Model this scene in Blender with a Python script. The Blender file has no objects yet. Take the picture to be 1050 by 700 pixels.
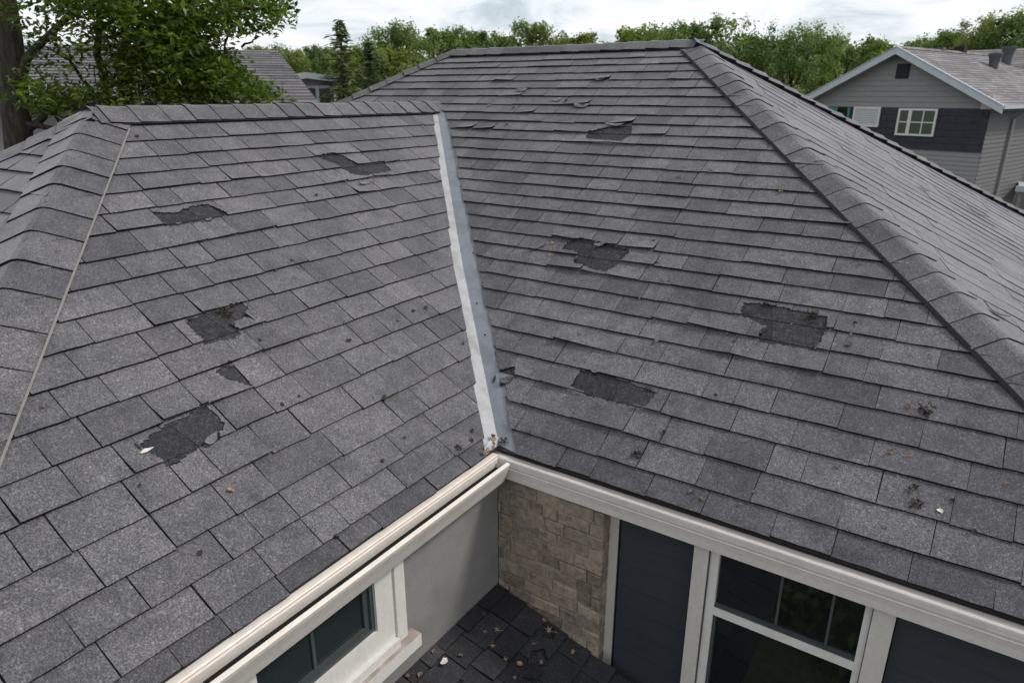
import bpy, math, random
from mathutils import Vector, Matrix
from mathutils import noise as mnoise
random.seed(7)
R = math.radians
S = 0.8
scene = bpy.context.scene
COL = scene.collection

# ------------------------------------------------------------------ camera
cam_d = bpy.data.cameras.new("camera")
cam = bpy.data.objects.new("camera", cam_d)
COL.objects.link(cam)
CAM = Vector((2.124, -3.013, 2.0))
cr, cu, cf = Vector((.831, .5566, 0)), Vector((-.1878, .2803, .9414)), Vector((-.524, .7819, -.3375))
cam.matrix_world = Matrix(((cr.x, cu.x, -cf.x, CAM.x), (cr.y, cu.y, -cf.y, CAM.y), (cr.z, cu.z, -cf.z, CAM.z), (0, 0, 0, 1)))
cam_d.sensor_width = 36
cam_d.lens = 24.355
cam_d.clip_start = .05
cam_d.clip_end = 3000
cam_d.dof.use_dof = True
cam_d.dof.focus_distance = 4.2
cam_d.dof.aperture_fstop = 3.2
scene.camera = cam

# ------------------------------------------------------------------ light
SUN_EL, SUN_AZ = R(47), R(58)          # azimuth clockwise from +Y
SUN_STRENGTH, SKY_NISHITA, SKY_CLOUD = 2.2, .12, .84
scene.view_settings.view_transform = 'Standard'
scene.view_settings.look = 'None'
scene.view_settings.exposure = 0.0
scene.view_settings.gamma = 1.0
sun_d = bpy.data.lights.new("sun", 'SUN')
sun_d.energy = SUN_STRENGTH
sun_d.angle = R(10)
sun_d.color = (1, .95, .88)
sun = bpy.data.objects.new("sun", sun_d)
COL.objects.link(sun)
sdir = Vector((math.sin(SUN_AZ) * math.cos(SUN_EL), math.cos(SUN_AZ) * math.cos(SUN_EL), math.sin(SUN_EL)))
sun.rotation_euler = sdir.to_track_quat('Z', 'Y').to_euler()
sun.location = sdir * 50

def N(nt, typ, **kw):
    n = nt.nodes.new(typ)
    for k, v in kw.items():
        if k.startswith('i_'):
            key = k[2:]
            key = int(key) if key.isdigit() else key.replace('_', ' ')
            n.inputs[key].default_value = v
        else:
            setattr(n, k, v)
    return n

def ramp(nt, stops):
    n = nt.nodes.new('ShaderNodeValToRGB')
    el = n.color_ramp.elements
    while len(el) < len(stops):
        el.new(.5)
    for e, (p, c) in zip(el, stops):
        e.position = p
        e.color = (c[0], c[1], c[2], 1) if isinstance(c, (tuple, list)) else (c, c, c, 1)
    return n

world = bpy.data.worlds.new("World")
scene.world = world
world.use_nodes = True
wt = world.node_tree
wt.nodes.clear()
sky = N(wt, 'ShaderNodeTexSky', sky_type='NISHITA', sun_disc=False, sun_elevation=SUN_EL, sun_rotation=SUN_AZ, altitude=100, air_density=1.2, dust_density=2.0)
bg1 = N(wt, 'ShaderNodeBackground', i_Strength=SKY_NISHITA)
wt.links.new(sky.outputs[0], bg1.inputs[0])
tc = N(wt, 'ShaderNodeTexCoord')
sep = N(wt, 'ShaderNodeSeparateXYZ')
wt.links.new(tc.outputs['Generated'], sep.inputs[0])
zz = N(wt, 'ShaderNodeMath', operation='ADD', i_1=.16)
wt.links.new(sep.outputs[2], zz.inputs[0])
zm = N(wt, 'ShaderNodeMath', operation='MAXIMUM', i_1=.09)
wt.links.new(zz.outputs[0], zm.inputs[0])
dv = []
for i in (0, 1):
    d = N(wt, 'ShaderNodeMath', operation='DIVIDE')
    wt.links.new(sep.outputs[i], d.inputs[0]); wt.links.new(zm.outputs[0], d.inputs[1]); dv.append(d)
cmb = N(wt, 'ShaderNodeCombineXYZ')
wt.links.new(dv[0].outputs[0], cmb.inputs[0]); wt.links.new(dv[1].outputs[0], cmb.inputs[1])
cn = N(wt, 'ShaderNodeTexNoise', i_Scale=1.7, i_Detail=8.0, i_Roughness=.6, i_Distortion=.5)
wt.links.new(cmb.outputs[0], cn.inputs['Vector'])
cfac = ramp(wt, [(.32, .35), (.47, .9), (.60, 1.0)])
wt.links.new(cn.outputs[0], cfac.inputs[0])
ccol = ramp(wt, [(.34, (.93, 1.06, 1.22)), (.47, (1.12, 1.17, 1.25)), (.60, (1.26, 1.28, 1.31))])
wt.links.new(cn.outputs[0], ccol.inputs[0])
bg2 = N(wt, 'ShaderNodeBackground', i_Strength=SKY_CLOUD)
wt.links.new(ccol.outputs[0], bg2.inputs[0])
mixw = N(wt, 'ShaderNodeMixShader')
wt.links.new(cfac.outputs[0], mixw.inputs[0]); wt.links.new(bg1.outputs[0], mixw.inputs[1]); wt.links.new(bg2.outputs[0], mixw.inputs[2])
wo = N(wt, 'ShaderNodeOutputWorld')
wt.links.new(mixw.outputs[0], wo.inputs[0])

# ------------------------------------------------------------------ materials
def base_mat(name, rough=.7, col=(.5, .5, .5), spec=.5):
    m = bpy.data.materials.new(name)
    m.use_nodes = True
    nt = m.node_tree
    b = nt.nodes['Principled BSDF']
    b.inputs['Base Color'].default_value = (*col, 1)
    b.inputs['Roughness'].default_value = rough
    b.inputs['Specular IOR Level'].default_value = spec
    return m, nt, b

def pos(nt, scale=(1, 1, 1)):
    g = N(nt, 'ShaderNodeNewGeometry')
    if scale == (1, 1, 1):
        return g.outputs['Position']
    mp = N(nt, 'ShaderNodeMapping')
    mp.inputs['Scale'].default_value = scale
    nt.links.new(g.outputs['Position'], mp.inputs[0])
    return mp.outputs[0]

def noise(nt, src, scale, detail=3.0, rough=.55):
    n = N(nt, 'ShaderNodeTexNoise', i_Scale=scale, i_Detail=detail, i_Roughness=rough)
    nt.links.new(src, n.inputs['Vector'])
    return n.outputs[0]

def mul(nt, a, b):
    m = N(nt, 'ShaderNodeMix', data_type='RGBA', blend_type='MULTIPLY')
    m.inputs[0].default_value = 1
    for s, k in ((a, 6), (b, 7)):
        if hasattr(s, 'is_linked'):
            nt.links.new(s, m.inputs[k])
        else:
            m.inputs[k].default_value = (*s, 1)
    return m.outputs[2]

def mixc(nt, f, a, b):
    m = N(nt, 'ShaderNodeMix', data_type='RGBA')
    if hasattr(f, 'is_linked'):
        nt.links.new(f, m.inputs[0])
    else:
        m.inputs[0].default_value = f
    for s, k in ((a, 6), (b, 7)):
        if hasattr(s, 'is_linked'):
            nt.links.new(s, m.inputs[k])
        else:
            m.inputs[k].default_value = (*s, 1)
    return m.outputs[2]

def rmp(nt, src, stops):
    r = ramp(nt, stops)
    nt.links.new(src, r.inputs[0])
    return r.outputs[0]

def bump(nt, b, src, strength, dist):
    n = N(nt, 'ShaderNodeBump', i_Strength=strength, i_Distance=dist)
    nt.links.new(src, n.inputs['Height'])
    nt.links.new(n.outputs[0], b.inputs['Normal'])

def shingle_mat(name, lo, hi, rough=.78, gran=1.0, sheen=0.0):
    m, nt, b = base_mat(name, rough)
    p = pos(nt)
    at = N(nt, 'ShaderNodeAttribute', attribute_name='tone')
    col = rmp(nt, at.outputs['Fac'], [(0, lo), (1, hi)])
    g1 = noise(nt, p, 165, 3, .75)
    col = mul(nt, col, rmp(nt, g1, [(.36, 1 - .62 * gran), (.5, .96), (.66, 1 + .95 * gran)]))
    vo = N(nt, 'ShaderNodeTexVoronoi', i_Scale=115.0)
    nt.links.new(p, vo.inputs['Vector'])
    sp = N(nt, 'ShaderNodeSeparateColor'); nt.links.new(vo.outputs['Color'], sp.inputs[0])
    col = mul(nt, col, rmp(nt, sp.outputs[0], [(0, .66), (.35, .95), (.8, 1.05), (.92, 1.22), (.97, 1.5)]))
    col = mul(nt, col, rmp(nt, noise(nt, p, 1.7, 5), [(.3, (.80, .80, .81)), (.5, (1, 1, 1)), (.7, (1.16, 1.14, 1.11))]))
    col = mul(nt, col, rmp(nt, noise(nt, p, 11, 4, .65), [(.3, .80), (.5, 1.0), (.72, 1.16)]))
    col = mul(nt, col, rmp(nt, noise(nt, pos(nt, (1, 1, .35)), 5.5, 6, .7), [(.34, (.72, .72, .73)), (.5, (1, 1, 1)), (.68, (1.10, 1.08, 1.05))]))
    # worn spots where the granules are gone
    col = mixc(nt, rmp(nt, noise(nt, p, 24, 5, .7), [(.68, 0.0), (.76, .55)]), col, (.03, .03, .032))
    nt.links.new(col, b.inputs['Base Color'])
    bump(nt, b, g1, .5, .003)
    b.inputs['Sheen Weight'].default_value = sheen
    b.inputs['Sheen Roughness'].default_value = .32
    b.inputs['Sheen Tint'].default_value = (1, .98, 1, 1)
    return m

M = {}
M['shingle'] = shingle_mat('granule_shingle', (.053, .0510, .0580), (.134, .1290, .1385), sheen=.50)
M['porch_shingle'] = shingle_mat('shaded_porch_shingle', (.014, .014, .017), (.034, .034, .039), .85)  # darker copy of the shingle, the porch's shade put into its colour
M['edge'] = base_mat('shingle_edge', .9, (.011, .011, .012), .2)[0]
m, nt, b = base_mat('felt', .9, (.03, .03, .032), .3)
p = pos(nt)
c = rmp(nt, noise(nt, p, 30, 6, .7), [(.3, (.012, .012, .0135)), (.52, (.027, .0265, .029)), (.72, (.058, .056, .056))])
c = mul(nt, c, rmp(nt, noise(nt, p, 150, 3, .75), [(.36, .35), (.64, 1.9)]))
nt.links.new(c, b.inputs['Base Color']); bump(nt, b, noise(nt, p, 120, 4), .6, .004)
M['felt'] = m
m, nt, b = base_mat('torn_mat', .9, (.04, .04, .042), .3)
p = pos(nt)
c = rmp(nt, noise(nt, p, 45, 5, .7), [(.3, (.015, .0148, .0165)), (.55, (.036, .035, .038)), (.75, (.075, .070, .069))])
c = mul(nt, c, rmp(nt, noise(nt, p, 150, 3, .75), [(.36, .35), (.64, 1.9)]))
nt.links.new(c, b.inputs['Base Color']); bump(nt, b, noise(nt, p, 150, 3), .6, .003)
M['torn'] = m

def painted(name, col, rough=.45, dirt=(.55, .48, .40), amount=.35, spec=.5, metallic=0.0, streak=(6, 6, 1.2)):
    m, nt, b = base_mat(name, rough, col, spec)
    p = pos(nt, streak)
    c = mixc(nt, rmp(nt, noise(nt, p, 2.2, 6, .65), [(.45, 0.0), (.75, amount)]), col, tuple(x * y for x, y in zip(col, dirt)))
    c = mul(nt, c, rmp(nt, noise(nt, pos(nt), 35, 4), [(.3, .93), (.7, 1.05)]))
    nt.links.new(c, b.inputs['Base Color'])
    nt.links.new(rmp(nt, noise(nt, pos(nt), 9, 3), [(.3, rough - .1), (.7, rough + .15)]), b.inputs['Roughness'])
    bump(nt, b, noise(nt, pos(nt), 60, 3), .12, .002)
    b.inputs['Metallic'].default_value = metallic
    return m
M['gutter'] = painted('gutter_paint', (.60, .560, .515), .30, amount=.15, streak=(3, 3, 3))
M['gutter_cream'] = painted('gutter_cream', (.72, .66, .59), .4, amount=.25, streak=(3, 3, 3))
M['trim'] = painted('trim_paint', (.55, .515, .47), .5, amount=.2)
M['white'] = painted('window_white', (.64, .62, .585), .4, amount=.2)
M['grime_shade'] = base_mat('gutter_grime_shade', .95, (.014, .013, .012), .1)[0]  # dirt colour that also carries the shade inside the gutter
M['rust'] = painted('rust_seam', (.42, .24, .13), .8)
M['metal_lit'] = painted('galvanised_lit', (.38, .38, .385), .5, (.5, .48, .45), .75, .5, .1, (3, 3, 3))  # brighter half of the valley metal, light painted into the colour
M['metal'] = painted('galvanised_shaded', (.205, .220, .245), .46, (.45, .44, .42), .7, .5, .45, (3, 3, 3))  # same valley metal with the shade painted into its colour
M['sealant'] = painted('sealant_strip', (.20, .188, .175), .9, (.6, .55, .5), .5)
m, nt, b = base_mat('stucco', .95, (.22, .21, .20), .2)
p = pos(nt)
c = rmp(nt, noise(nt, p, 3, 6, .6), [(.3, (.185, .178, .170)), (.6, (.235, .227, .218))])
nt.links.new(mul(nt, c, rmp(nt, noise(nt, p, 90, 3), [(.3, .88), (.7, 1.08)])), b.inputs['Base Color'])
bump(nt, b, noise(nt, p, 160, 4), .5, .003)
M['stucco'] = m
m, nt, b = base_mat('brick', .93, (.3, .25, .2), .25)
p = pos(nt)
oi = N(nt, 'ShaderNodeObjectInfo')
c = rmp(nt, oi.outputs['Random'], [(0, (.17, .135, .106)), (.3, (.31, .245, .185)), (.55, (.235, .195, .155)), (.8, (.37, .30, .225)), (1, (.205, .176, .148))])
c = mul(nt, c, rmp(nt, noise(nt, p, 22, 6, .7), [(.28, .42), (.5, 1.0), (.72, 1.38)]))
c = mul(nt, c, rmp(nt, noise(nt, p, 160, 3), [(.3, .8), (.7, 1.15)]))
nt.links.new(c, b.inputs['Base Color']); bump(nt, b, noise(nt, p, 45, 6, .7), .8, .008)
M['brick'] = m
M['mortar'] = painted('mortar', (.35, .325, .295), .95, (.7, .65, .6), .6)
m, nt, b = base_mat('dark_siding', .6, (.028, .032, .040), .4)
p = pos(nt, (2, 2, 30))
c = rmp(nt, noise(nt, p, 3, 5), [(.3, (.025, .0285, .036)), (.7, (.032, .0365, .045))])
nt.links.new(c, b.inputs['Base Color']); bump(nt, b, noise(nt, p, 6, 4), .3, .003)
M['dark'] = m
def glass_mat(name, col, rough=.03):
    m, nt, b = base_mat(name, rough, col, .5)
    b.inputs['IOR'].default_value = 1.85
    return m
M['glass'] = glass_mat('dark_glass', (.006, .008, .008))
m, nt, b = base_mat('screened_glass', .12, (.02, .03, .03), .5)
w = N(nt, 'ShaderNodeTexWave', wave_type='BANDS', bands_direction='Z', i_Scale=28.0, i_Distortion=.3)
nt.links.new(pos(nt), w.inputs['Vector'])
nt.links.new(rmp(nt, w.outputs[0], [(.2, (.012, .018, .018)), (.8, (.024, .034, .033))]), b.inputs['Base Color'])
M['screen_glass'] = m
M['muntin'] = painted('muntin_grey', (.055, .068, .068), .6)
M['frame_dark'] = painted('frame_grey_green', (.050, .062, .062), .5)
m, nt, b = base_mat('window_sill_stone', .8, (.36, .30, .27), .3)
nt.links.new(rmp(nt, noise(nt, pos(nt), 14, 5), [(.3, (.27, .22, .20)), (.7, (.42, .36, .33))]), b.inputs['Base Color'])
M['sill'] = m
M['black'] = base_mat('black_paint', .6, (.008, .008, .009), .3)[0]

def leaf_mat(name, dark, light, trans=.35, rough=.45):
    m, nt, b = base_mat(name, rough, light, .5)
    at = N(nt, 'ShaderNodeAttribute', attribute_name='tone')
    oi = N(nt, 'ShaderNodeObjectInfo')
    c = rmp(nt, at.outputs['Fac'], [(0, dark), (1, light)])
    c = mul(nt, c, rmp(nt, oi.outputs['Random'], [(0, (.78, .88, .9)), (.5, (1, 1, 1)), (1, (1.25, 1.1, .85))]))
    nt.links.new(c, b.inputs['Base Color'])
    t = N(nt, 'ShaderNodeBsdfTranslucent')
    nt.links.new(mul(nt, c, (1.6, 1.9, .6)), t.inputs[0])
    ms = N(nt, 'ShaderNodeMixShader'); ms.inputs[0].default_value = trans
    out = nt.nodes['Material Output']
    nt.links.new(b.outputs[0], ms.inputs[1]); nt.links.new(t.outputs[0], ms.inputs[2]); nt.links.new(ms.outputs[0], out.inputs[0])
    return m
M['leaf_near'] = leaf_mat('broad_leaf', (.024, .048, .009), (.140, .205, .032), .42, .25)
M['leaf'] = leaf_mat('far_leaf', (.046, .074, .024), (.190, .240, .074), .40, .7)
M['needle'] = leaf_mat('needle_leaf', (.045, .075, .034), (.135, .180, .080), .3, .7)
m, nt, b = base_mat('bark', .95, (.06, .05, .04), .2)
p = pos(nt, (6, 6, 1))
nt.links.new(rmp(nt, noise(nt, p, 5, 6, .7), [(.3, (.022, .019, .016)), (.7, (.105, .088, .070))]), b.inputs['Base Color'])
bump(nt, b, noise(nt, p, 7, 6, .7), .9, .03)
M['bark'] = m
m, nt, b = base_mat('lawn', .95, (.05, .08, .025), .2)
p = pos(nt)
c = rmp(nt, noise(nt, p, .35, 6, .65), [(.3, (.034, .040, .024)), (.6, (.062, .068, .042)), (.8, (.095, .090, .065))])
nt.links.new(mul(nt, c, rmp(nt, noise(nt, p, 9, 4), [(.3, .6), (.7, 1.3)])), b.inputs['Base Color'])
M['lawn'] = m
M['far_roof'] = shingle_mat('far_roof_shingle', (.13, .12, .125), (.25, .235, .24), .85, .7)
M['left_roof'] = shingle_mat('left_roof_shingle', (.075, .070, .078), (.15, .142, .150), .85, .7)
M['n_siding'] = painted('grey_siding', (.245, .236, .232), .7, (.9, .9, .9), .3)
M['n_brick'] = painted('painted_brick', (.150, .148, .150), .8, (.9, .9, .9), .3)
M['n_spout'] = painted('spout_grey', (.30, .30, .30), .5)
M['n_trim'] = painted('pale_blue_trim', (.47, .52, .55), .5)
M['n_dark'] = painted('dark_cladding', (.020, .022, .030), .7, (1.5, 1.5, 1.5), .5)
M['n_pane'] = glass_mat('green_pane', (.035, .060, .035), .15)
M['n_blind'] = painted('blind', (.33, .40, .43), .6)
M['teal'] = painted('teal_frame', (.02, .20, .22), .5)
M['n_pipe'] = painted('vent_pipe', (.07, .075, .085), .5)
M['cream_wall'] = painted('cream_wall', (.42, .40, .37), .8)
def leaf_litter(name, a, bcol):
    m, nt, b = base_mat(name, .85, a, .2)
    nt.links.new(rmp(nt, noise(nt, pos(nt), 60, 4), [(.3, a), (.7, bcol)]), b.inputs['Base Color'])
    return m
M['dry'] = leaf_litter('dry_leaf', (.095, .066, .053), (.25, .178, .145))
M['drydark'] = leaf_litter('rotten_leaf', (.022, .017, .013), (.075, .055, .04))
M['tan'] = leaf_litter('tan_leaf', (.22, .145, .08), (.36, .26, .16))
M['pale'] = leaf_litter('pale_chip', (.52, .47, .42), (.70, .66, .60))

# ------------------------------------------------------------------ mesh helpers
class MB:
    def __init__(s):
        s.v, s.f, s.m, s.t = [], [], [], []
    def face(s, pts, mi=0, tone=.5):
        i = len(s.v)
        s.v.extend([tuple(p) for p in pts])
        s.f.append(tuple(range(i, i + len(pts)))); s.m.append(mi); s.t.append(tone)
    def box(s, lo, hi, mi=0, tone=.5, fn=None):
        x0, y0, z0 = lo; x1, y1, z1 = hi
        c = [(x0, y0, z0), (x1, y0, z0), (x1, y1, z0), (x0, y1, z0), (x0, y0, z1), (x1, y0, z1), (x1, y1, z1), (x0, y1, z1)]
        if fn: c = [fn(*q) for q in c]
        i = len(s.v); s.v.extend([tuple(q) for q in c])
        for f in ((3, 2, 1, 0), (4, 5, 6, 7), (0, 1, 5, 4), (1, 2, 6, 5), (2, 3, 7, 6), (3, 0, 4, 7)):
            s.f.append(tuple(i + k for k in f)); s.m.append(mi); s.t.append(tone)
    def tube(s, pts, radii, n=8, mi=0, tone=.5, cap=True):
        rings = []
        for k, p in enumerate(pts):
            p = Vector(p)
            a = Vector(pts[max(k - 1, 0)]); c = Vector(pts[min(k + 1, len(pts) - 1)])
            d = (c - a).normalized()
            u = d.orthogonal().normalized() if k == 0 else (u - d * u.dot(d)).normalized()
            w = d.cross(u)
            i = len(s.v)
            for j in range(n):
                an = 2 * math.pi * j / n
                s.v.append(tuple(p + (u * math.cos(an) + w * math.sin(an)) * radii[k]))
            rings.append(i)
        for a, c in zip(rings, rings[1:]):
            for j in range(n):
                s.f.append((a + j, a + (j + 1) % n, c + (j + 1) % n, c + j)); s.m.append(mi); s.t.append(tone)
        if cap:
            s.f.append(tuple(rings[-1] + j for j in range(n))); s.m.append(mi); s.t.append(tone)
            s.f.append(tuple(rings[0] + j for j in reversed(range(n)))); s.m.append(mi); s.t.append(tone)
    def add(s, o):
        i = len(s.v)
        s.v += o.v; s.f += [tuple(k + i for k in f) for f in o.f]; s.m += o.m; s.t += o.t
    def mesh(s, name, mats, smooth=False):
        me = bpy.data.meshes.new(name)
        me.from_pydata(s.v, [], s.f)
        for m in mats:
            me.materials.append(M[m])
        me.polygons.foreach_set('material_index', s.m)
        at = me.attributes.new('tone', 'FLOAT', 'FACE')
        at.data.foreach_set('value', s.t)
        if smooth:
            me.polygons.foreach_set('use_smooth', [True] * len(s.f))
        me.update()
        return me

def link(name, data, parent=None, **props):
    o = bpy.data.objects.new(name, data)
    COL.objects.link(o)
    if parent is not None:
        o.parent = parent
    for k, v in props.items():
        o[k] = v
    return o

def obj(name, mb, mats, parent=None, smooth=False, **props):
    return link(name, mb.mesh(name, mats if isinstance(mats, (list, tuple)) else [mats], smooth), parent, **props)

def sweep(prof, p0, p1, out, mi=None, close=False):
    """extrude a profile of (outward, z) points from p0 to p1 (horizontal run)"""
    mb = MB()
    out = Vector(out)
    a, b = Vector(p0), Vector(p1)
    pr = list(prof) + ([prof[0]] if close else [])
    for k, (q, r) in enumerate(zip(pr, pr[1:])):
        P = [a + out * q[0] + Vector((0, 0, q[1])), b + out * q[0] + Vector((0, 0, q[1])), b + out * r[0] + Vector((0, 0, r[1])), a + out * r[0] + Vector((0, 0, r[1]))]
        mb.face(P, mi[k] if mi else 0)
    if close:
        mb.face([a + out * q[0] + Vector((0, 0, q[1])) for q in prof]); mb.face([b + out * q[0] + Vector((0, 0, q[1])) for q in prof][::-1])
    return mb

# ------------------------------------------------------------------ house geometry
tL, tM, tE, tR = .6378, .6016, .6668, .5953
HL, HM, ya, xa, xb = 1.888, 2.464, -.506, -3.522, -.481
nL, nM, nE, nR = (math.hypot(1, k) for k in (tL, tM, tE, tR))
yE = ya - HL / tE           # front eave of the wing
xR = xb + HM / tR           # right eave of the main roof
yRid = HM / tM              # main ridge
xRid = -HL / tL             # wing ridge
LtL, LtM = HL / tL * nL, HM / tM * nM
GZ = -5.6

class Slope:
    def __init__(s, o, sv, tv):
        s.o, s.s, s.t = Vector(o), Vector(sv), Vector(tv).normalized()
        s.n = s.s.cross(s.t).normalized()
        if s.n.z < 0: s.n = -s.n
    def P(s, a, b, h=0.0):
        return s.o + s.s * a + s.t * b + s.n * h
SL = Slope((0, 0, 0), (0, 1, 0), (-1, 0, tL))
SM = Slope((0, 0, 0), (1, 0, 0), (0, 1, tM))
SR = Slope((xR, 0, 0), (0, 1, 0), (-1, 0, tR))
SE = Slope((0, yE, 0), (1, 0, 0), (0, 1, tE))
LtR, LtE = HM / tR * nR, HL / tE * nE
PZ, PT = -1.222 * S, .305
PX = 1.45
SP = Slope((PX, 0, PZ - PT * PX), (0, 1, 0), (-1, 0, PT))
nP = math.hypot(1, PT)

house = link('house', None, None, label='large house in the foreground with storm-damaged grey shingle hip roofs meeting in a metal valley', category='house')
house.location = (0, 0, GZ)
bpy.context.view_layer.update()
def hp(name, mb, mats, parent=None, smooth=False, **props):
    """part of the house, given in world coordinates"""
    mb.v = [(x, y, z - GZ) for x, y, z in mb.v]
    return obj(name, mb, mats, parent or house, smooth, **props)

def deck(sl, pts):
    mb = MB()
    top = [sl.P(a, b, -.001) for a, b in pts]; bot = [sl.P(a, b, -.03) for a, b in pts]
    mb.face(top); mb.face(bot[::-1])
    for i in range(len(pts)):
        j = (i + 1) % len(pts)
        mb.face([top[i], bot[i], bot[j], top[j]])
    return mb
tvL = HL / tM                                # y where the valley reaches the wing ridge
roof_wing = hp('wing_roof_slope', deck(SL, [(yE, 0), (0, 0), (tvL, LtL), (ya, LtL)]), ['felt'])
roof_main = hp('main_roof_slope', deck(SM, [(0, 0), (xR, 0), (xb, LtM), (xa, LtM), (xa - 4.139, 0.0)]), ['felt'])
roof_right = hp('hip_end_slope', deck(SR, [(0, 0), (2 * yRid, 0), (yRid, LtR)]), ['felt'])
roof_front = hp('wing_end_slope', deck(SE, [(0, 0), (xRid, LtE), (2 * xRid, 0)]), ['felt'])
SB = Slope((2 * xRid, 0, 0), (0, 1, 0), (1, 0, tL))
hp('wing_rear_slope', deck(SB, [(yE, 0), (tvL, 0), (tvL, LtL), (ya, LtL)]), ['shingle'])
SMB = Slope((0, 2 * yRid, 0), (1, 0, 0), (0, -1, tM))
hp('main_rear_slope', deck(SMB, [(xa - 4.139, 0), (xR, 0), (xb, LtM), (xa, LtM)]), ['shingle'])

# ---- shingles
CL = [0.0, .1016, .2608, .4304, .6216, .8208, 1.012, 1.2056, 1.3888, 1.572, 1.7584, 1.9352, 2.1168, 2.312, 2.4736, 2.6424, 2.812, 2.968, 3.1392, 3.32, 3.49]
CM = [0.0, .1464, .3328, .524, .6984, .8744, 1.0384, 1.2072, 1.364, 1.52, 1.6768, 1.828, 1.9832, 2.1344, 2.2864, 2.4392, 2.5912, 2.748, 2.9, 3.064, 3.2096, 3.36, 3.5024, 3.6504, 3.8024, 3.9464, 4.0936, 4.2328, 4.3736, 4.5024, 4.632, 4.76]
JL = {0: [-2.03, -1.82, -1.2, -.57], 1: [-1.83, -1.54, -1.28, -1.11, -.71, -.5], 2: [-2.24, -2.0, -1.64, -1.48, -1.28, -.96, -.57, -.25, .14], 3: [-2.08, -1.79, -1.28, -.87, -.41], 4: [-2.24, -2.1, -1.8, -1.6, -1.44, -.93], 5: [-1.96, -1.24, -.4], 6: [-1.5, -1.0], 7: [-2.03, -1.81, -1.3, -.8], 8: [-1.65, -1.11, -.65, .32, .5, .85], 9: [-1.51, -1.21, -.94, -.46, -.12, .19], 10: [-1.22, -.74, -.39, -.04, .26, .63, .92], 11: [-1.12, -.81, -.61, -.15, .65, 1.05], 12: [-.93, -.55, -.33, -.03, .34, .55], 13: [-1.0, -.28, .12, 1.15], 14: [-.95, -.48, -.14], 15: [-.65, -.26]}
JM = {0: [.41, .62, .95, 1.25, 1.59, 2.17, 2.48], 1: [.32, .6, .84, 1.17, 1.45, 1.85, 2.23, 2.56], 2: [-.01, .34, .68, .9, 1.15, 1.64, 1.98], 3: [.83, 1.23, 1.54, 1.91, 2.32], 4: [.04, .59, 1.01, 1.19, 1.39, 1.73, 2.1, 2.44], 5: [-.06, .4, .68, 1.08, 1.45, 1.87, 2.23], 6: [-.31, .22, .48, .87, 1.06, 1.25, 1.78, 2.17], 7: [-.64, -.1, .24, .74, 2.1], 8: [-.36, .05, .55, .98], 9: [.03, .79, 1.01, 1.57, 1.79, 2.0], 10: [.33, .53, .79, 1.18, 1.46, 1.76, 1.86], 11: [-.57, .46, .89, 1.13, 1.44], 12: [-1.03, -.79, -.25, .61, 1.03, 1.3], 13: [-.67, -.34, -.03, .3, .72, .9, 1.42], 14: [-1.18, -.9, .33, .63], 15: [.53, .74]}
HOLES_L = [[(-.71, 2.436), (-.593, 2.402), (-.469, 2.439), (-.336, 2.442), (-.289, 2.318), (-.428, 2.289), (-.705, 2.297)],
 [(-1.048, 1.553), (-.945, 1.575), (-.674, 1.578), (-.665, 1.496), (-.757, 1.458), (-.834, 1.452), (-.826, 1.359), (-.902, 1.353), (-1.045, 1.378), (-1.055, 1.453)],
 [(-1.117, 1.19), (-1.008, 1.215), (-1.001, 1.022), (-1.035, 1.039)],
 [(-1.66, .95), (-1.503, 1.0), (-1.267, 1.02), (-1.263, .879), (-1.337, .816), (-1.404, .823), (-1.524, .801), (-1.613, .791), (-1.619, .865)],
 [(.90, 2.815), (1.14, 2.82), (1.19, 2.66), (1.50, 2.665), (1.48, 2.53), (1.15, 2.50), (1.06, 2.53), (.97, 2.68)]]
HOLES_M = [[(-.919, 3.214), (-.741, 3.314), (-.539, 3.338), (-.492, 3.193), (-.538, 3.089), (-.889, 3.11)],
 [(-.404, 1.828), (-.309, 1.856), (.089, 1.805), (.091, 1.7), (.017, 1.541), (-.064, 1.55), (-.262, 1.59), (-.27, 1.696), (-.436, 1.725)],
 [(1.012, 1.472), (1.132, 1.491), (1.503, 1.463), (1.519, 1.329), (1.501, 1.186), (1.409, 1.192), (1.176, 1.178), (1.195, 1.306), (1.027, 1.363)],
 [(.228, .697), (.461, .695), (.756, .658), (.738, .536), (.636, .526), (.369, .521), (.237, .538)],
 [(-.30, .53), (-.20, .60), (-.17, .52), (-.22, .42), (-.29, .44)]]
# lifted or curled tabs: (s, t, rise)
LIFT_L = [(.95, 2.40, .022), (-.9, 2.46, .008), (-1.4, 1.05, .010), (-2.0, .95, .012), (1.25, 2.58, .012), (-.3, .95, .006), (-1.3, .62, .006), (.12, 2.70, .008)]
LIFT_M = [(-1.25, 4.15, .024), (-1.2, 3.66, .026), (-2.35, 3.33, .026), (-2.05, 3.26, .024), (.14, 1.0, .03), (.2, 1.93, .010), (.72, 1.26, .014), (-.72, 3.36, .03), (-1.7, 3.6, .02), (-2.0, 3.9, .015), (-.45, 1.62, .014), (1.1, 1.3, .016), (.3, .6, .012), (-.55, 1.9, .012), (-2.3, 4.1, .02), (1.0, 3.0, .012), (1.3, 2.3, .010), (-.1, 2.4, .010)]

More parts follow.
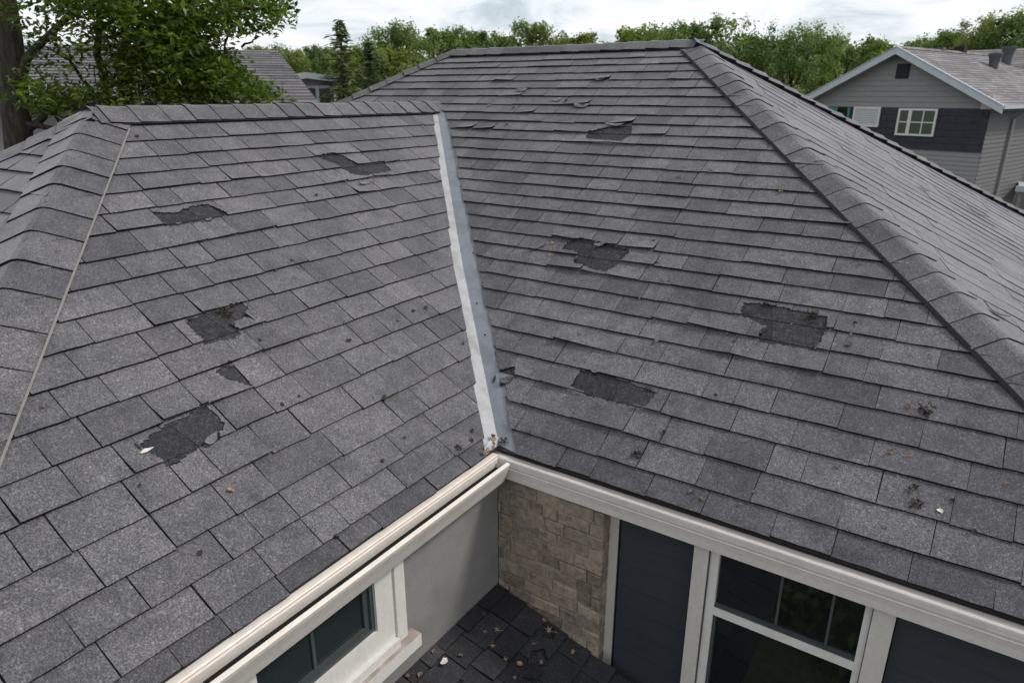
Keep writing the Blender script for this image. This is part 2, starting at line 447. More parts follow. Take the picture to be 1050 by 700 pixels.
def clip(poly, f):
    out = []
    for i, a in enumerate(poly):
        b = poly[(i + 1) % len(poly)]
        fa, fb = f(a), f(b)
        if fa >= 0: out.append(a)
        if (fa >= 0) != (fb >= 0):
            k = fa / (fa - fb)
            out.append((a[0] + (b[0] - a[0]) * k, a[1] + (b[1] - a[1]) * k))
    return out
def inside(p, poly):
    r = False
    for i, a in enumerate(poly):
        b = poly[(i + 1) % len(poly)]
        if (a[1] > p[1]) != (b[1] > p[1]) and p[0] < (b[0] - a[0]) * (p[1] - a[1]) / (b[1] - a[1]) + a[0]:
            r = not r
    return r
def area(poly):
    return .5 * sum(a[0] * b[1] - a[1] * b[0] for a, b in zip(poly, poly[1:] + poly[:1]))

HLO, HHI = .0165, .004
RECS = []          # (size in view, slope, MB, kind)
def seen_size(sl, c, ar):
    P = sl.P(*c); d = P - CAM; L = d.length; z = d.dot(cf)
    if z < .2: return 0
    x, y = d.dot(cr) / z * 710, d.dot(cu) / z * 710
    if abs(x) > 540 or abs(y) > 365: return 0
    return ar * abs(d.normalized().dot(sl.n)) / (L * L)

def flat_shingle(sl, poly, t0, e, tone, hlo=HLO, wob=.0012):
    mb = MB()
    if area(poly) < 0: poly = poly[::-1]
    pts = []
    for i, a in enumerate(poly):
        b = poly[(i + 1) % len(poly)]
        pts.append(a)
        if abs(a[1] - b[1]) < .02 and min(a[1], b[1]) < t0 + .02 and abs(a[0] - b[0]) > .08:
            for k in (.25, .5, .75):
                pts.append((a[0] + (b[0] - a[0]) * k, a[1] + (b[1] - a[1]) * k + random.uniform(-.0022, .0022)))
    def h(p):
        return hlo + (HHI - hlo) * min(1.3, max(0, (p[1] - t0) / e))
    H = [h(p) + (random.uniform(-wob, wob) if p[1] < t0 + .03 else 0) for p in pts]
    mb.face([sl.P(p[0], p[1], q) for p, q in zip(pts, H)], 0, tone)
    for i in range(len(pts)):
        j = (i + 1) % len(pts)
        mb.face([sl.P(*pts[i], H[i]), sl.P(*pts[i], -.004), sl.P(*pts[j], -.004), sl.P(*pts[j], H[j])], 1, tone)
    return mb

def grid_shingle(sl, s0, s1, t0, t1, e, tone, holes=(), rise=0, keep=None, cell=.0095):
    """finely divided tab, for tabs that curl or are torn"""
    mb = MB()
    nx = max(4, int((s1 - s0) / cell)); ny = max(4, int((t1 - t0) / cell))
    ox, wx = random.choice((0., 1.)), random.uniform(.5, 1.0)
    ph = random.uniform(0, 6)
    def ok(i, j):
        a, b = s0 + (s1 - s0) * (i + .5) / nx, t0 + (t1 - t0) * (j + .5) / ny
        if keep and not keep((a, b)): return False
        dn = mnoise.noise_vector(Vector((a * 26, b * 26, 3.3))) * .0065 + mnoise.noise_vector(Vector((a * 80, b * 80, 1.3))) * .005
        a += dn.x; b += dn.y
        return not any(inside((a, b), hpoly) for hpoly in holes)
    jit = {}
    def V(i, j, dh=0):
        if (i, j) not in jit:
            k = 0 if i in (0, nx) or j == ny else 1
            jit[(i, j)] = (random.uniform(-.3, .3) * k, random.uniform(-.3, .3) * (k if j else .1))
        a = s0 + (s1 - s0) * (i + jit[(i, j)][0]) / nx; b = t0 + (t1 - t0) * (j + jit[(i, j)][1]) / ny
        fr = (b - t0) / e
        h = HLO + (HHI - HLO) * min(1.3, max(0, fr))
        if rise:
            u = (a - s0) / (s1 - s0)
            w = abs(u - ox) ** 1.3 * wx + (1 - wx)
            h += rise * max(0, 1 - fr) ** 1.8 * w
        return sl.P(a, b, h + dh)
    solid = {(i, j) for i in range(nx) for j in range(ny) if ok(i, j)}
    if holes and solid:          # keep the largest connected piece only
        left, best = set(solid), set()
        while left:
            st = [left.pop()]; comp = set(st)
            while st:
                i, j = st.pop()
                for nb_ in ((i + 1, j), (i - 1, j), (i, j + 1), (i, j - 1)):
                    if nb_ in left: left.discard(nb_); comp.add(nb_); st.append(nb_)
            if len(comp) > len(best): best = comp
        solid = best
    for (i, j) in sorted(solid):
        q = [(i, j), (i + 1, j), (i + 1, j + 1), (i, j + 1)]
        mb.face([V(*k) for k in q], 0, tone)
        if rise > .02:
            mb.face([V(*k, -.005) for k in q[::-1]], 1, tone)
        for (di, dj), (k, l) in {(0, -1): (0, 1), (1, 0): (1, 2), (0, 1): (2, 3), (-1, 0): (3, 0)}.items():
            if (i + di, j + dj) not in solid:
                d = -.005 if rise > .012 else -.012
                mb.face([V(*q[l]), V(*q[k]), V(*q[k], d), V(*q[l], d)], 1, tone)
    return mb

def courses(sl, C, joints, rng, wmin, wmax, holes=(), lifts=(), gap=.003, over=.03, tmax=1e9, keepf=None, mean=.45, spread=.2, mats='shingle', jag=.004, hlo=HLO, detail=True, hvar=(.85, 1.2)):
    """rng(t) -> (left, right) limits; keepf: list of half planes for clipping"""
    off = random.uniform(0, 1)
    for k in range(len(C) - 1):
        t0, t1 = C[k], C[k + 1]
        if t0 >= tmax: break
        e = t1 - t0
        lo0, hi0 = rng(t0, k); lo1, hi1 = rng(min(t1 + over, tmax), k)
        a, b = min(lo0, lo1), max(hi0, hi1)
        if b - a < .02: continue
        js = sorted(j for j in joints.get(k, []) if a + .04 < j < b - .04)
        allj, prev = [a], a
        for j in js + [b]:
            while j - prev > wmax * 1.25:
                w = random.uniform(wmin, wmax)
                if j - prev - w < wmin * .7: w = (j - prev) / 2
                prev += w; allj.append(prev)
            if j is not b and j - allj[-1] > .07:
                allj.append(j)
            prev = j
        allj.append(b)
        tone_prev = mean
        for s0, s1 in zip(allj, allj[1:]):
            g = gap * random.uniform(.5, 1.4)
            s0g, s1g = s0 + g / 2, s1 - g / 2
            if s1g - s0g < .015: continue
            tone = min(1, max(0, random.gauss(mean, spread)))
            if k == 0: tone = tone * .35
            if abs(tone - tone_prev) < .07: tone = min(1, max(0, tone + random.choice((-.14, .14))))
            tone_prev = tone
            tt = t0 + random.uniform(-jag, jag)
            top = min(t1 + over, tmax)
            sk = random.uniform(-.004, .004)
            lims = [lambda p, l0=lo0, l1=lo1: p[0] - (l0 + (l1 - l0) * (p[1] - t0) / (top - t0)), lambda p, h0=hi0, h1=hi1: (h0 + (h1 - h0) * (p[1] - t0) / (top - t0)) - p[0]]
            hl = [hpoly for hpoly in holes if max(q[0] for q in hpoly) > s0 and min(q[0] for q in hpoly) < s1 and max(q[1] for q in hpoly) > t0 and min(q[1] for q in hpoly) < t1]
            rise = (random.uniform(.008, .018) if hl else 0) + sum(r for (x, y, r) in lifts if s0 <= x < s1 and t0 <= y < t1)
            c = ((s0 + s1) / 2, (t0 + t1) / 2)
            if detail and (hl or rise):
                mb = grid_shingle(sl, s0g, s1g, tt, top, e, tone, hl, rise, lambda p: all(f(p) >= 0 for f in lims))
                kind = 'torn' if hl else 'lift'
                if not mb.f: continue
            else:
                poly = [(s0g, tt), (s1g, tt + sk), (s1g + sk, top), (s0g + sk * .5, top)]
                for f in lims:
                    if poly: poly = clip(poly, f)
                if len(poly) < 3 or abs(area(poly)) < .0006: continue
                mb = flat_shingle(sl, poly, t0, e, tone, hlo * random.uniform(*hvar))
                kind = ''
            RECS.append([seen_size(sl, c, (s1 - s0) * e), sl, mb, kind, mats])

def mV(t): return .115 - .05 * t / LtL + .055 * min(1, t / LtL / .4)
def rngL(t, k):
    random.seed(100 + k); j = random.uniform(-.012, .012); random.seed(int(t * 1e5) + k)
    return ya + (yE - ya) * (1 - t / LtL), t / LtL * tvL - mV(t) + j
zt = tM / nM
def rngM(t, k):
    random.seed(200 + k); j = random.uniform(-.02, .02); random.seed(int(t * 1e5) + 7 * k)
    z = t * zt
    if z < HL - .03:
        l = -z / tL + .158 - .068 * z / HL + j
    else:
        l = xa - (HM - z) / tR
    return l, xb + (HM - z) / tR
random.seed(3)
courses(SL, CL, JL, rngL, .19, .37, HOLES_L, LIFT_L, .0062, .03, LtL, mean=.55, spread=.15)
courses(SM, CM, JM, rngM, .19, .37, HOLES_M, LIFT_M, .0034, .03, LtM, mean=.44, spread=.16)
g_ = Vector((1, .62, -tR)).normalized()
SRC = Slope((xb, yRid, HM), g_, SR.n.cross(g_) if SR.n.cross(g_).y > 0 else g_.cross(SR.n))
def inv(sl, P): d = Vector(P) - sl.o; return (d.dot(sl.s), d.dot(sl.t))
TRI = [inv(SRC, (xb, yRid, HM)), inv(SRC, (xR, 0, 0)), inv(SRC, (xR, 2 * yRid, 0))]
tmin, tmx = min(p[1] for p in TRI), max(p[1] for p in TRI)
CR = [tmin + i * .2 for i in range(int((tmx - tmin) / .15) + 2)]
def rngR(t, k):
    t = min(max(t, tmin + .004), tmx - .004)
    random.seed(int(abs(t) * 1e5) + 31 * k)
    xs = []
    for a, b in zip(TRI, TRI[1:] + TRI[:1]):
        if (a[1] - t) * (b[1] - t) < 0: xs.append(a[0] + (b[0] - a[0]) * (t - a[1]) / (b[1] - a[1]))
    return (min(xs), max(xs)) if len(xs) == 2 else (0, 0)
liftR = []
courses(SRC, CR, {}, rngR, .26, .6, (), liftR, .004, .02, tmx, mean=.85, spread=.12, hlo=.0062, jag=.02, hvar=(.7, 1.7))  # raised mean tone paints this slope's grazing glare into the shingles
CE = [i * .162 for i in range(21)]
def rngE(t, k):
    random.seed(int(t * 1e5) + 57 * k)
    return 2 * xRid - xRid * t / LtE, xRid * t / LtE
courses(SE, CE, {}, rngE, .26, .5, (), (), .005, .03, LtE, mean=.36, spread=.16)
random.seed(11)
CP = [i * .16 for i in range(11)]
PtL = PX * nP
def rngP(t, k): return -2.4, (-.004 if True else 0)
_d = (2.0 - PX) * nP
porch_holes = [[(-.36, 1.62), (-.26, 1.66), (-.2, 1.6), (-.27, 1.52)], [(-.52, 1.55), (-.45, 1.60), (-.40, 1.50)], [(-.13, 1.66), (-.05, 1.70), (-.04, 1.62), (-.1, 1.6)]]
courses(SP, CP, {}, rngP, .13, .26, [[(x, y - _d) for x, y in h] for h in porch_holes], [(x, y - _d, r) for x, y, r in [(-.3, 1.75, .02), (-.42, 1.62, .03), (-.2, 1.45, .02), (-.6, 1.5, .015), (-.75, 1.7, .02), (-.1, 1.3, .02), (-.5, 1.8, .012)]], .007, .03, PtL, mean=.5, spread=.3, mats='porch_shingle', jag=.016, hlo=.019)
porch_deck = MB()
porch_deck.add(deck(SP, [(-2.4, 0), (0, 0), (0, PtL), (-2.4, PtL)]))
roof_porch = hp('porch_roof', porch_deck, ['felt'])
SLOPE_OBJ = {id(SL): roof_wing, id(SM): roof_main, id(SR): roof_right, id(SRC): roof_right, id(SE): roof_front, id(SP): roof_porch}

RECS.sort(key=lambda r: -r[0])
rest = MB()
rest_porch = MB()
nsh = 0
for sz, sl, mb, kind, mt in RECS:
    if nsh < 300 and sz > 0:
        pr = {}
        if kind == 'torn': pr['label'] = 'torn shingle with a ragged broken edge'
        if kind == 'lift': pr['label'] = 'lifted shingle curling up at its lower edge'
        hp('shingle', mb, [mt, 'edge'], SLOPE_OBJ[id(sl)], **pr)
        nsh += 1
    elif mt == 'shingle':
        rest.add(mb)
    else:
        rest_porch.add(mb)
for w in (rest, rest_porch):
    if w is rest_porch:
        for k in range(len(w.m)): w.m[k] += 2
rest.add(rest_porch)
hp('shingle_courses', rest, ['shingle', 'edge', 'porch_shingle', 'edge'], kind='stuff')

# torn scraps of mat inside the bare patches, and loose flaps of shingle
random.seed(21)
def scrap(sl, cx, cy, w, hgt, h, tone=.5, curl=0.0, n=9, rot=0.0):
    mb = MB(); pts = []
    for i in range(n):
        a = 2 * math.pi * i / n
        rr = random.uniform(.7, 1.1)
        x, y = math.cos(a) * w * rr, math.sin(a) * hgt * rr
        pts.append((cx + x * math.cos(rot) - y * math.sin(rot), cy + x * math.sin(rot) + y * math.cos(rot), h + curl * (x / w) ** 2 + random.uniform(0, .002)))
    c = sl.P(cx, cy, h + .001)
    V = [sl.P(*p) for p in pts]
    for i in range(n):
        j = (i + 1) % n
        mb.face([c, V[i], V[j]], 0, tone)
        mb.face([V[i], V[i] - sl.n * .004, V[j] - sl.n * .004, V[j]], 1, tone)
    return mb
for sl, holes, par, C in ((SL, HOLES_L, roof_wing, CL), (SM, HOLES_M, roof_main, CM)):
    for hpoly in holes:
        cx = sum(p[0] for p in hpoly) / len(hpoly); cy = sum(p[1] for p in hpoly) / len(hpoly)
        big = [(cx + (p[0] - cx) * 1.06, cy + (p[1] - cy) * 1.02) for p in hpoly]
        for k in range(len(C) - 1):
            q = clip(clip(big, lambda p: p[1] - C[k] - .004), lambda p: C[k + 1] + .012 - p[1])
            if len(q) > 2 and abs(area(q)) > .0025:
                if area(q) < 0: q = q[::-1]
                sx = random.uniform(-.05, .05) + sum(p[0] for p in q) / len(q)
                for sg in (1, -1):
                    q2 = clip(q, lambda p: sg * (p[0] - sx + .25 * (p[1] - C[k])) - .0015)
                    if len(q2) < 3: continue
                    mb = MB(); hh_ = lambda p: .0045 - .004 * (p[1] - C[k]) / .18
                    mb.face([sl.P(p[0], p[1], hh_(p)) for p in q2], 0)
                    for a, b_ in zip(q2, q2[1:] + q2[:1]): mb.face([sl.P(*a, hh_(a)), sl.P(*a, 0), sl.P(*b_, 0), sl.P(*b_, hh_(b_))], 1)
                    hp('torn_mat', mb, ['torn' if sg > 0 else 'felt', 'edge'], par)
for sl, holes, par in ((SL, HOLES_L, roof_wing), (SM, HOLES_M, roof_main)):
    for hpoly in holes:
        for a, b_ in zip(hpoly, hpoly[1:] + hpoly[:1]):
            L_ = math.hypot(b_[0] - a[0], b_[1] - a[1])
            for q in range(max(1, int(L_ / .10))):
                if random.random() < .45: continue
                u = random.random(); x, y = a[0] + (b_[0] - a[0]) * u, a[1] + (b_[1] - a[1]) * u
                hp('torn_scrap', scrap(sl, x, y, random.uniform(.012, .034), random.uniform(.006, .014), random.uniform(.010, .018), random.choice((.2, .5, .9)), random.uniform(0, .012), 7, math.atan2(b_[1] - a[1], b_[0] - a[0]) + random.uniform(-.4, .4)), [random.choice(('shingle', 'torn', 'torn')), 'edge'], par)
for sl, x, y, w, hgt, tone, rot, par in ((SL, -1.375, .824, .045, .022, .9, .4, roof_wing), (SM, -.70, 3.33, .10, .02, 1.0, 0, roof_main), (SM, -.146, 1.806, .05, .02, .8, .5, roof_main),
        (SM, -1.2, 4.1, .075, .03, .8, 0, roof_main), (SM, -1.17, 3.63, .09, .04, .7, .1, roof_main), (SM, -1.5, 3.72, .06, .03, .9, .2, roof_main), (SM, -.62, 1.70, .075, .02, .8, .6, roof_main), (SL, -.70, 1.46, .03, .05, .75, .2, roof_wing),
        (SM, -2.0, 3.9, .08, .03, .8, 0, roof_main), (SM, -.2, .47, .05, .03, .3, .5, roof_main), (SL, 1.06, 2.42, .09, .02, .9, .15, roof_wing),
        (SR, 4.84, 1.81, .13, .02, 1.0, -1.08, roof_right), (SR, 1.68, 1.58, .10, .018, 1.0, -1.08, roof_right), (SR, 4.2, 2.3, .07, .015, .8, -1.0, roof_right)):
    hp('torn_flap', scrap(sl, x, y, w, hgt, .02, tone, .02, 10, rot), ['shingle', 'edge'], par, label='loose torn flap of shingle')

# ---- ridge and hip caps
random.seed(5)
def cap_run(A, D, dists, wa, wb, na, nb, ta, tb, parent, h0=.012, h1=.026, tone=.45, over=.05):
    """A: start, D: unit direction along which each cap's butt edge faces; ta/tb: in-plane directions to each side; na/nb normals"""
    A, D, ta, tb, na, nb = (Vector(k) for k in (A, D, ta, tb, na, nb))
    nu = (na + nb).normalized()
    for u0, u1 in zip(dists, dists[1:]):
        mb = MB()
        tn = min(1, max(0, random.gauss(tone, .15)))
        j = random.uniform(-.006, .006)
        sect = [(-1.0, 0), (-.55, 0), (-.12, 0), (0, .5), (.12, 1), (.55, 1), (1.0, 1)]
        rows = []
        lift = random.uniform(-.0015, .005)
        for u, h in ((u0 - over, h0), ((u0 + u1) / 2, (h0 + h1) / 2), (u1 + j, h1 + lift)):
            row = []
            for q, sd in sect:
                if q < 0: p, n = A + D * u + ta * (-q * wa), na
                elif q > 0: p, n = A + D * u + tb * (q * wb), nb
                else: p, n = A + D * u - nu * .006, nu
                row.append(p + n * (h + random.uniform(-.0015, .0015)) - n * (.006 * abs(q)))
            rows.append(row)
        for r0, r1 in zip(rows, rows[1:]):
            for i in range(6):
                mb.face([r0[i], r0[i + 1], r1[i + 1], r1[i]], 0, tn)
        th = .014
        for i in range(6):
            a, b = rows[-1][i], rows[-1][i + 1]
            mb.face([a, b, b - nu * th, a - nu * th], 1, tn)
        for i, n in ((0, na), (6, nb)):
            for r0, r1 in zip(rows, rows[1:]):
                mb.face([r0[i], r1[i], r1[i] - n * (h1 + .004), r0[i] - n * (h1 + .004)], 1, tn)
        hp('ridge_cap', mb, ['shingle', 'edge'], parent)

def cum(start, steps, end):
    out = [start]; i = 0
    while out[-1] < end:
        out.append(out[-1] + steps[i % len(steps)] * random.uniform(.92, 1.08)); i += 1
    return out
# wing hip (towards the camera)
A = Vector((xRid, ya, HL)); D = Vector((1 / tL, -1 / tE, -1)).normalized()
def perp(v, d): v = Vector(v); return (v - d * v.dot(d)).normalized()
hipd = [.0, .14, .34, .55, .745, .945, 1.19, 1.41, 1.66, 1.89]
hipd = hipd + cum(hipd[-1], [.24], 3.3)[1:]
cap_run(A, D, hipd, .215, .245, SE.n, SL.n, perp((-1, 0, 0), D) if False else -perp(SE.s, D), perp(SL.s, D), roof_wing, h0=.018, h1=.026, tone=.42, over=.03)
hp('sealant_strip', (lambda mb: (mb.face([A + D * .12 + perp(SL.s, D) * .240 + SL.n * .0235, A + D * 3.3 + perp(SL.s, D) * .243 + SL.n * .0235, A + D * 3.3 + perp(SL.s, D) * .254 + SL.n * .0235, A + D * .12 + perp(SL.s, D) * .251 + SL.n * .0235]), mb)[1])(MB()), ['sealant'], roof_wing)
# wing far hip
D2 = Vector((-1 / tL, -1 / tE, -1)).normalized()
cap_run(A, D2, cum(0, [.22], 3.2), .17, .17, SE.n, SB.n, perp(SE.s, D2), perp(SB.s, D2), roof_front, h0=.019, h1=.028, tone=.42, over=.03)
# wing ridge, running to the main roof
cap_run((xRid, tvL - .05, HL), (0, -1, 0), cum(0, [.212], 3.55) + [tvL - .05 - ya + .03], .185, .185, SB.n, SL.n, -SB.t, -SL.t, roof_wing, h0=.030, h1=.037, tone=.5)
# main ridge
cap_run((xb + .05, yRid, HM), (-1, 0, 0), cum(0, [.25], 2.95), .14, .14, SM.n, SMB.n, -SM.t, -SMB.t, roof_main, h0=.03, h1=.037, tone=.3)
# main right hip
B = Vector((xb, yRid, HM)); DR = Vector((1 / tR, -1 / tM, -1)).normalized()
cap_run(B, DR, cum(0, [.19, .2, .205, .21, .2, .195], 6.2), .175, .175, SM.n, SR.n, -perp(SM.s, DR), perp(SR.s, DR), roof_main, h0=.019, h1=.025, tone=.42)
DB = Vector((1 / tR, 1 / tM, -1)).normalized()
cap_run(B, DB, cum(0, [.2], 6.2), .15, .15, SMB.n, SR.n, -perp(SMB.s, DB), -perp(SR.s, DB), roof_right, h0=.035, h1=.05, tone=.4)
DM = Vector((-1 / tR, -1 / tM, -1)).normalized()
cap_run((xa, yRid, HM), DM, cum(0, [.21], 3.5), .15, .15, SM.n, SB.n, perp(SM.s, DM), perp((0, 1, 0), DM), roof_main, h0=.02, h1=.032, tone=.4)
# black strip laid in as the shadow line along the lower side of the right hip caps
hp('cap_shadow_strip', (lambda mb: (mb.face([B + DR * .1 - perp(SM.s, DR) * w + SM.n * .0225 if i < 2 else B + DR * 6 - perp(SM.s, DR) * w + SM.n * .0225 for i, w in enumerate((.165, .192, .192, .165))]), mb)[1])(MB()), ['edge'], roof_main)

for sl_, a0, a1, tt_, par_ in ((SL, ya + .1, tvL - .05, LtL - .185, roof_wing), (SM, xa + .1, xb - .02, LtM - .14, roof_main)):  # black strips standing in for the shadow under the ridge caps
    mb = MB(); mb.face([sl_.P(a0, tt_ - .014, .0225), sl_.P(a1, tt_ - .014, .0225), sl_.P(a1, tt_ + .03, .0225), sl_.P(a0, tt_ + .03, .0225)]); hp('cap_shadow_strip', mb, ['edge'], par_)
# ---- valley flashing
mbl, mbr = MB(), MB()
nseg = 26
for k in range(nseg):
    ta, tb_ = .002 + .998 * k / nseg, .002 + .998 * (k + 1) / nseg
    def wavy(t): return .004 * math.sin(t * 90) + .003 * math.sin(t * 210)
    def pl(t, m, h): return SL.P(t * tvL - m, t * LtL, h)
    def pm(t, m, h): z = t * HL; return SM.P(-z / tL + m, z / zt, h)
    def mid(t): return Vector((-t * HL / tL + .004, t * tvL + .012 - .06 * min(1, t / .4), t * HL + .012))
    def el(t): return mV(t * LtL) - .022
    def er(t): return .158 - .068 * t - .030
    mbl.face([pl(ta, .30, 0), pl(ta, el(ta), .0012), pl(tb_, el(tb_), .0012), pl(tb_, .30, 0)]); mbl.face([pl(ta, el(ta), .0012), mid(ta), mid(tb_), pl(tb_, el(tb_), .0012)])
    mbr.face([pm(ta, er(ta), .0012), pm(ta, .30, 0), pm(tb_, .30, 0), pm(tb_, er(tb_), .0012)]); mbr.face([mid(ta), pm(ta, er(ta), .0012), pm(tb_, er(tb_), .0012), mid(tb_)])
vf = hp('valley_flashing', mbl, ['metal_lit'], label='galvanised half of the valley flashing with its lit tone painted in')
hp('valley_flashing', mbr, ['metal'], label='galvanised half of the valley flashing with its shaded tone painted in')
mb = MB()
for k in range(7):
    t = random.uniform(.03, .97)
    c = Vector((-t * HL / tL + .012, t * tvL + .02, t * HL + .024)) if k % 2 else SM.P(-t * HL / tL + random.uniform(.04, .12), t * HL / zt, .02)
    mb.box(c - Vector((.004, .004, .006)), c + Vector((.004, .004, .004)))
hp('nail_heads', mb, ['edge'], vf)

# ---- gutters (profile: outward, z), metric
f = S
gp = [(-.035, -.12), (-.03, -.03), (.030, -.026), (.040, -.024), (.046, -.030), (.047, -.044), (.0435, -.046), (.0445, -.066), (.040, -.082), (.044, -.0845), (.042, -.092), (.038, -.120), (.036, -.160), (-.0, -.162)]
hp('gutter', sweep(gp, (-.045, 0, 0), (xR + .1, 0, 0), (0, -1, 0)), ['gutter'], label='long pale gutter along the main roof eave')
hp('drip_edge', sweep([(-.06, -.004), (-.004, -.006), (-.004, -.018), (-.012, -.018), (-.012, -.034)], (0.02, 0, 0), (xR, 0, 0), (0, -1, 0)), ['black'])
hp('drip_edge_lip', sweep([(-.030, -.0195), (-.024, -.0175), (-.0195, -.0185)], (0.02, 0, 0), (xR, 0, 0), (0, -1, 0)), ['n_spout'])
mb = sweep([(-.02, -.014), (.022, -.020), (.026, -.0235)], (0, -.035, 0), (0, yE - .1, 0), (1, 0, 0)); 
hp('drip_edge', mb, ['gutter_cream'])
hp('rust_seam', sweep([(.026, -.0235), (.030, -.0265)], (0, -.035, 0), (0, yE - .1, 0), (1, 0, 0)), ['rust'])
hp('fascia', sweep([(.030, -.0265), (.036, -.034), (.0385, -.055), (.040, -.10), (.02, -.10), (.02, -.03)], (0, -.03, 0), (0, yE - .1, 0), (1, 0, 0), close=True), ['gutter'])
g2 = sweep([(.116, -.046), (.116, -.024), (.119, -.022), (.139, -.023), (.142, -.027), (.139, -.045), (.118, -.10), (.100, -.155), (.028, -.157), (.028, -.105)], (0, -.075, 0), (0, yE - .1, 0), (1, 0, 0))
gw = hp('gutter', g2, ['gutter_cream'], label='open cream gutter along the wing roof eave')
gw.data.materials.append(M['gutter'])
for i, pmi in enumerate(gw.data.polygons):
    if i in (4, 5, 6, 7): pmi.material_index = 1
hp('gutter_grime_shade', sweep([(.0405, -.075), (.095, -.085), (.117, -.046)], (0, -.08, 0), (0, yE - .1, 0), (1, 0, 0)), ['grime_shade'], gw)  # black sheet for both the dirt and the shaded gutter interior
mb = MB()
mb.face([(x, -.075, z) for x, z in [(.03, -.10), (.0405, -.05), (.116, -.05), (.119, -.023), (.142, -.027), (.118, -.10), (.100, -.155), (.028, -.157)]])
hp('gutter_end_cap', mb, ['gutter'], gw)
# crumpled sealing sheet at the valley outlet
hp('sealing_patch', scrap(SL, -.045, .035, .085, .026, .024, .8, .006, 13, .12), ['metal_lit', 'metal'])

# ---- walls
mb = MB(); mb.box((-.12, -.96, GZ), (0, 0, -.05)); mb.box((-.12, yE + .2, GZ), (0, -1.84, -.05)); mb.box((-.12, -1.84, GZ), (0, -.96, -.66)); mb.box((-.12, -1.84, -.155), (0, -.96, -.05))
hp('stucco_wall', mb, ['stucco'])
hp('soffit', sweep([(.0, -.155), (.045, -.156), (.045, -.162), (0, -.162)], (0, -.04, 0), (0, yE, 0), (1, 0, 0), close=True), ['trim'])
# brick pier: x 0..0.724, face at y=0, side face at x=.724 back to y=.1
BZ0, BZ1 = -1.36, -.14
mb = MB(); mb.box((0, .0075, GZ), (.716, .3, BZ1))
bw = hp('brick_wall', mb, ['mortar'])
random.seed(9)
def brick(x0, x1, z0, z1, dep):
    m = MB(); j = lambda: random.uniform(-.003, .003)
    c = .005
    o = [(x0 + j(), z0 + j()), (x1 + j(), z0 + j()), (x1 + j(), z1 + j()), (x0 + j(), z1 + j())]
    inn = [(o[0][0] + c, o[0][1] + c), (o[1][0] - c, o[1][1] + c), (o[2][0] - c, o[2][1] - c), (o[3][0] + c, o[3][1] - c)]
    Bk = [(p[0], .02, p[1]) for p in o]; F1 = [(p[0], dep + .005, p[1]) for p in o]; F2 = [(p[0], dep + j() * 1.2, p[1]) for p in inn]
    for a, b in ((Bk, F1), (F1, F2)):
        for i in range(4): m.face([a[i], a[(i + 1) % 4], b[(i + 1) % 4], b[i]])
    m.face(F2)
    return m
row, z = 0, BZ0
bricks = []
while z < BZ1 - .02:
    hh = .084
    x = 0.004 - (random.uniform(.04, .14) if row % 2 else random.uniform(0, .03))
    while x < .716:
        w = random.choice((.10, .13, .16, .19, .21))
        x0, x1 = max(x, .004), min(x + w, .722)
        if .722 - x1 < .04: x1 = .722
        if x1 - x0 > .02:
            hp('brick', brick(x0, x1 - (.007 if x1 < .722 else 0), z, z + hh - .008, -.004 + random.uniform(-.006, .006)), ['brick'], bw)
        x = x1
    # return bricks on the pier's side
    m = brick(0, .085, z, z + hh - .008, 0)
    m.v = [(.719 + (.004 - v[1]) * .4 + random.uniform(0, .001), .006 + v[0], v[2]) for v in m.v]
    hp('brick', m, ['brick'], bw)
    z += hh; row += 1
# grey reveal beside the brick
mb = MB(); mb.box((.70, .085, GZ), (.775, .2, -.06)); hp('reveal_board', mb, ['trim'])
mb = MB(); mb.box((.7755, .095, GZ), (.80, .2, -.06)); hp('reveal_strip', mb, ['black'])
def siding(x0, x1, y, zt_, zb, step):
    mb = MB(); mb.box((x0, y + .012, zb), (x1, y + .1, zt_)); s_ = hp('siding_panel', mb, ['black'])
    z = zt_; i = 0
    while z > zb:
        m = MB()
        zz0 = max(zb, z - step + .003)
        m.face([(x0 + .002, y, zz0), (x1 - .002, y, zz0), (x1 - .002, y + .006, z), (x0 + .002, y + .006, z)])
        m.face([(x0 + .002, y + .014, zz0), (x1 - .002, y + .014, zz0), (x1 - .002, y, zz0), (x0 + .002, y, zz0)])
        hp('siding_board', m, ['dark'], s_)
        z -= step; i += 1
siding(.80, 1.245, .055, -.06, -1.9, .148)
siding(2.165, 4.0, .055, -.06, -1.9, .148)
mb = MB(); mb.box((.78, .12, GZ), (xR, .3, -1.85)); mb.box((3.9, .16, -1.9), (xR, .3, -.06)); hp('main_wall', mb, ['dark'])
hp('soffit', sweep([(.0, -.15), (.035, -.1615), (.035, -.17), (0, -.17)], (0.01, .12, 0), (xR, .12, 0), (0, -1, 0), close=True), ['trim'])
mb = MB(); mb.box((.73, .0, -.157), (xR, .2, -.06)); hp('header_board', mb, ['trim'])

def bar(mb, x0, x1, y0, y1, z0, z1): mb.box((x0, y0, z0), (x1, y1, z1))
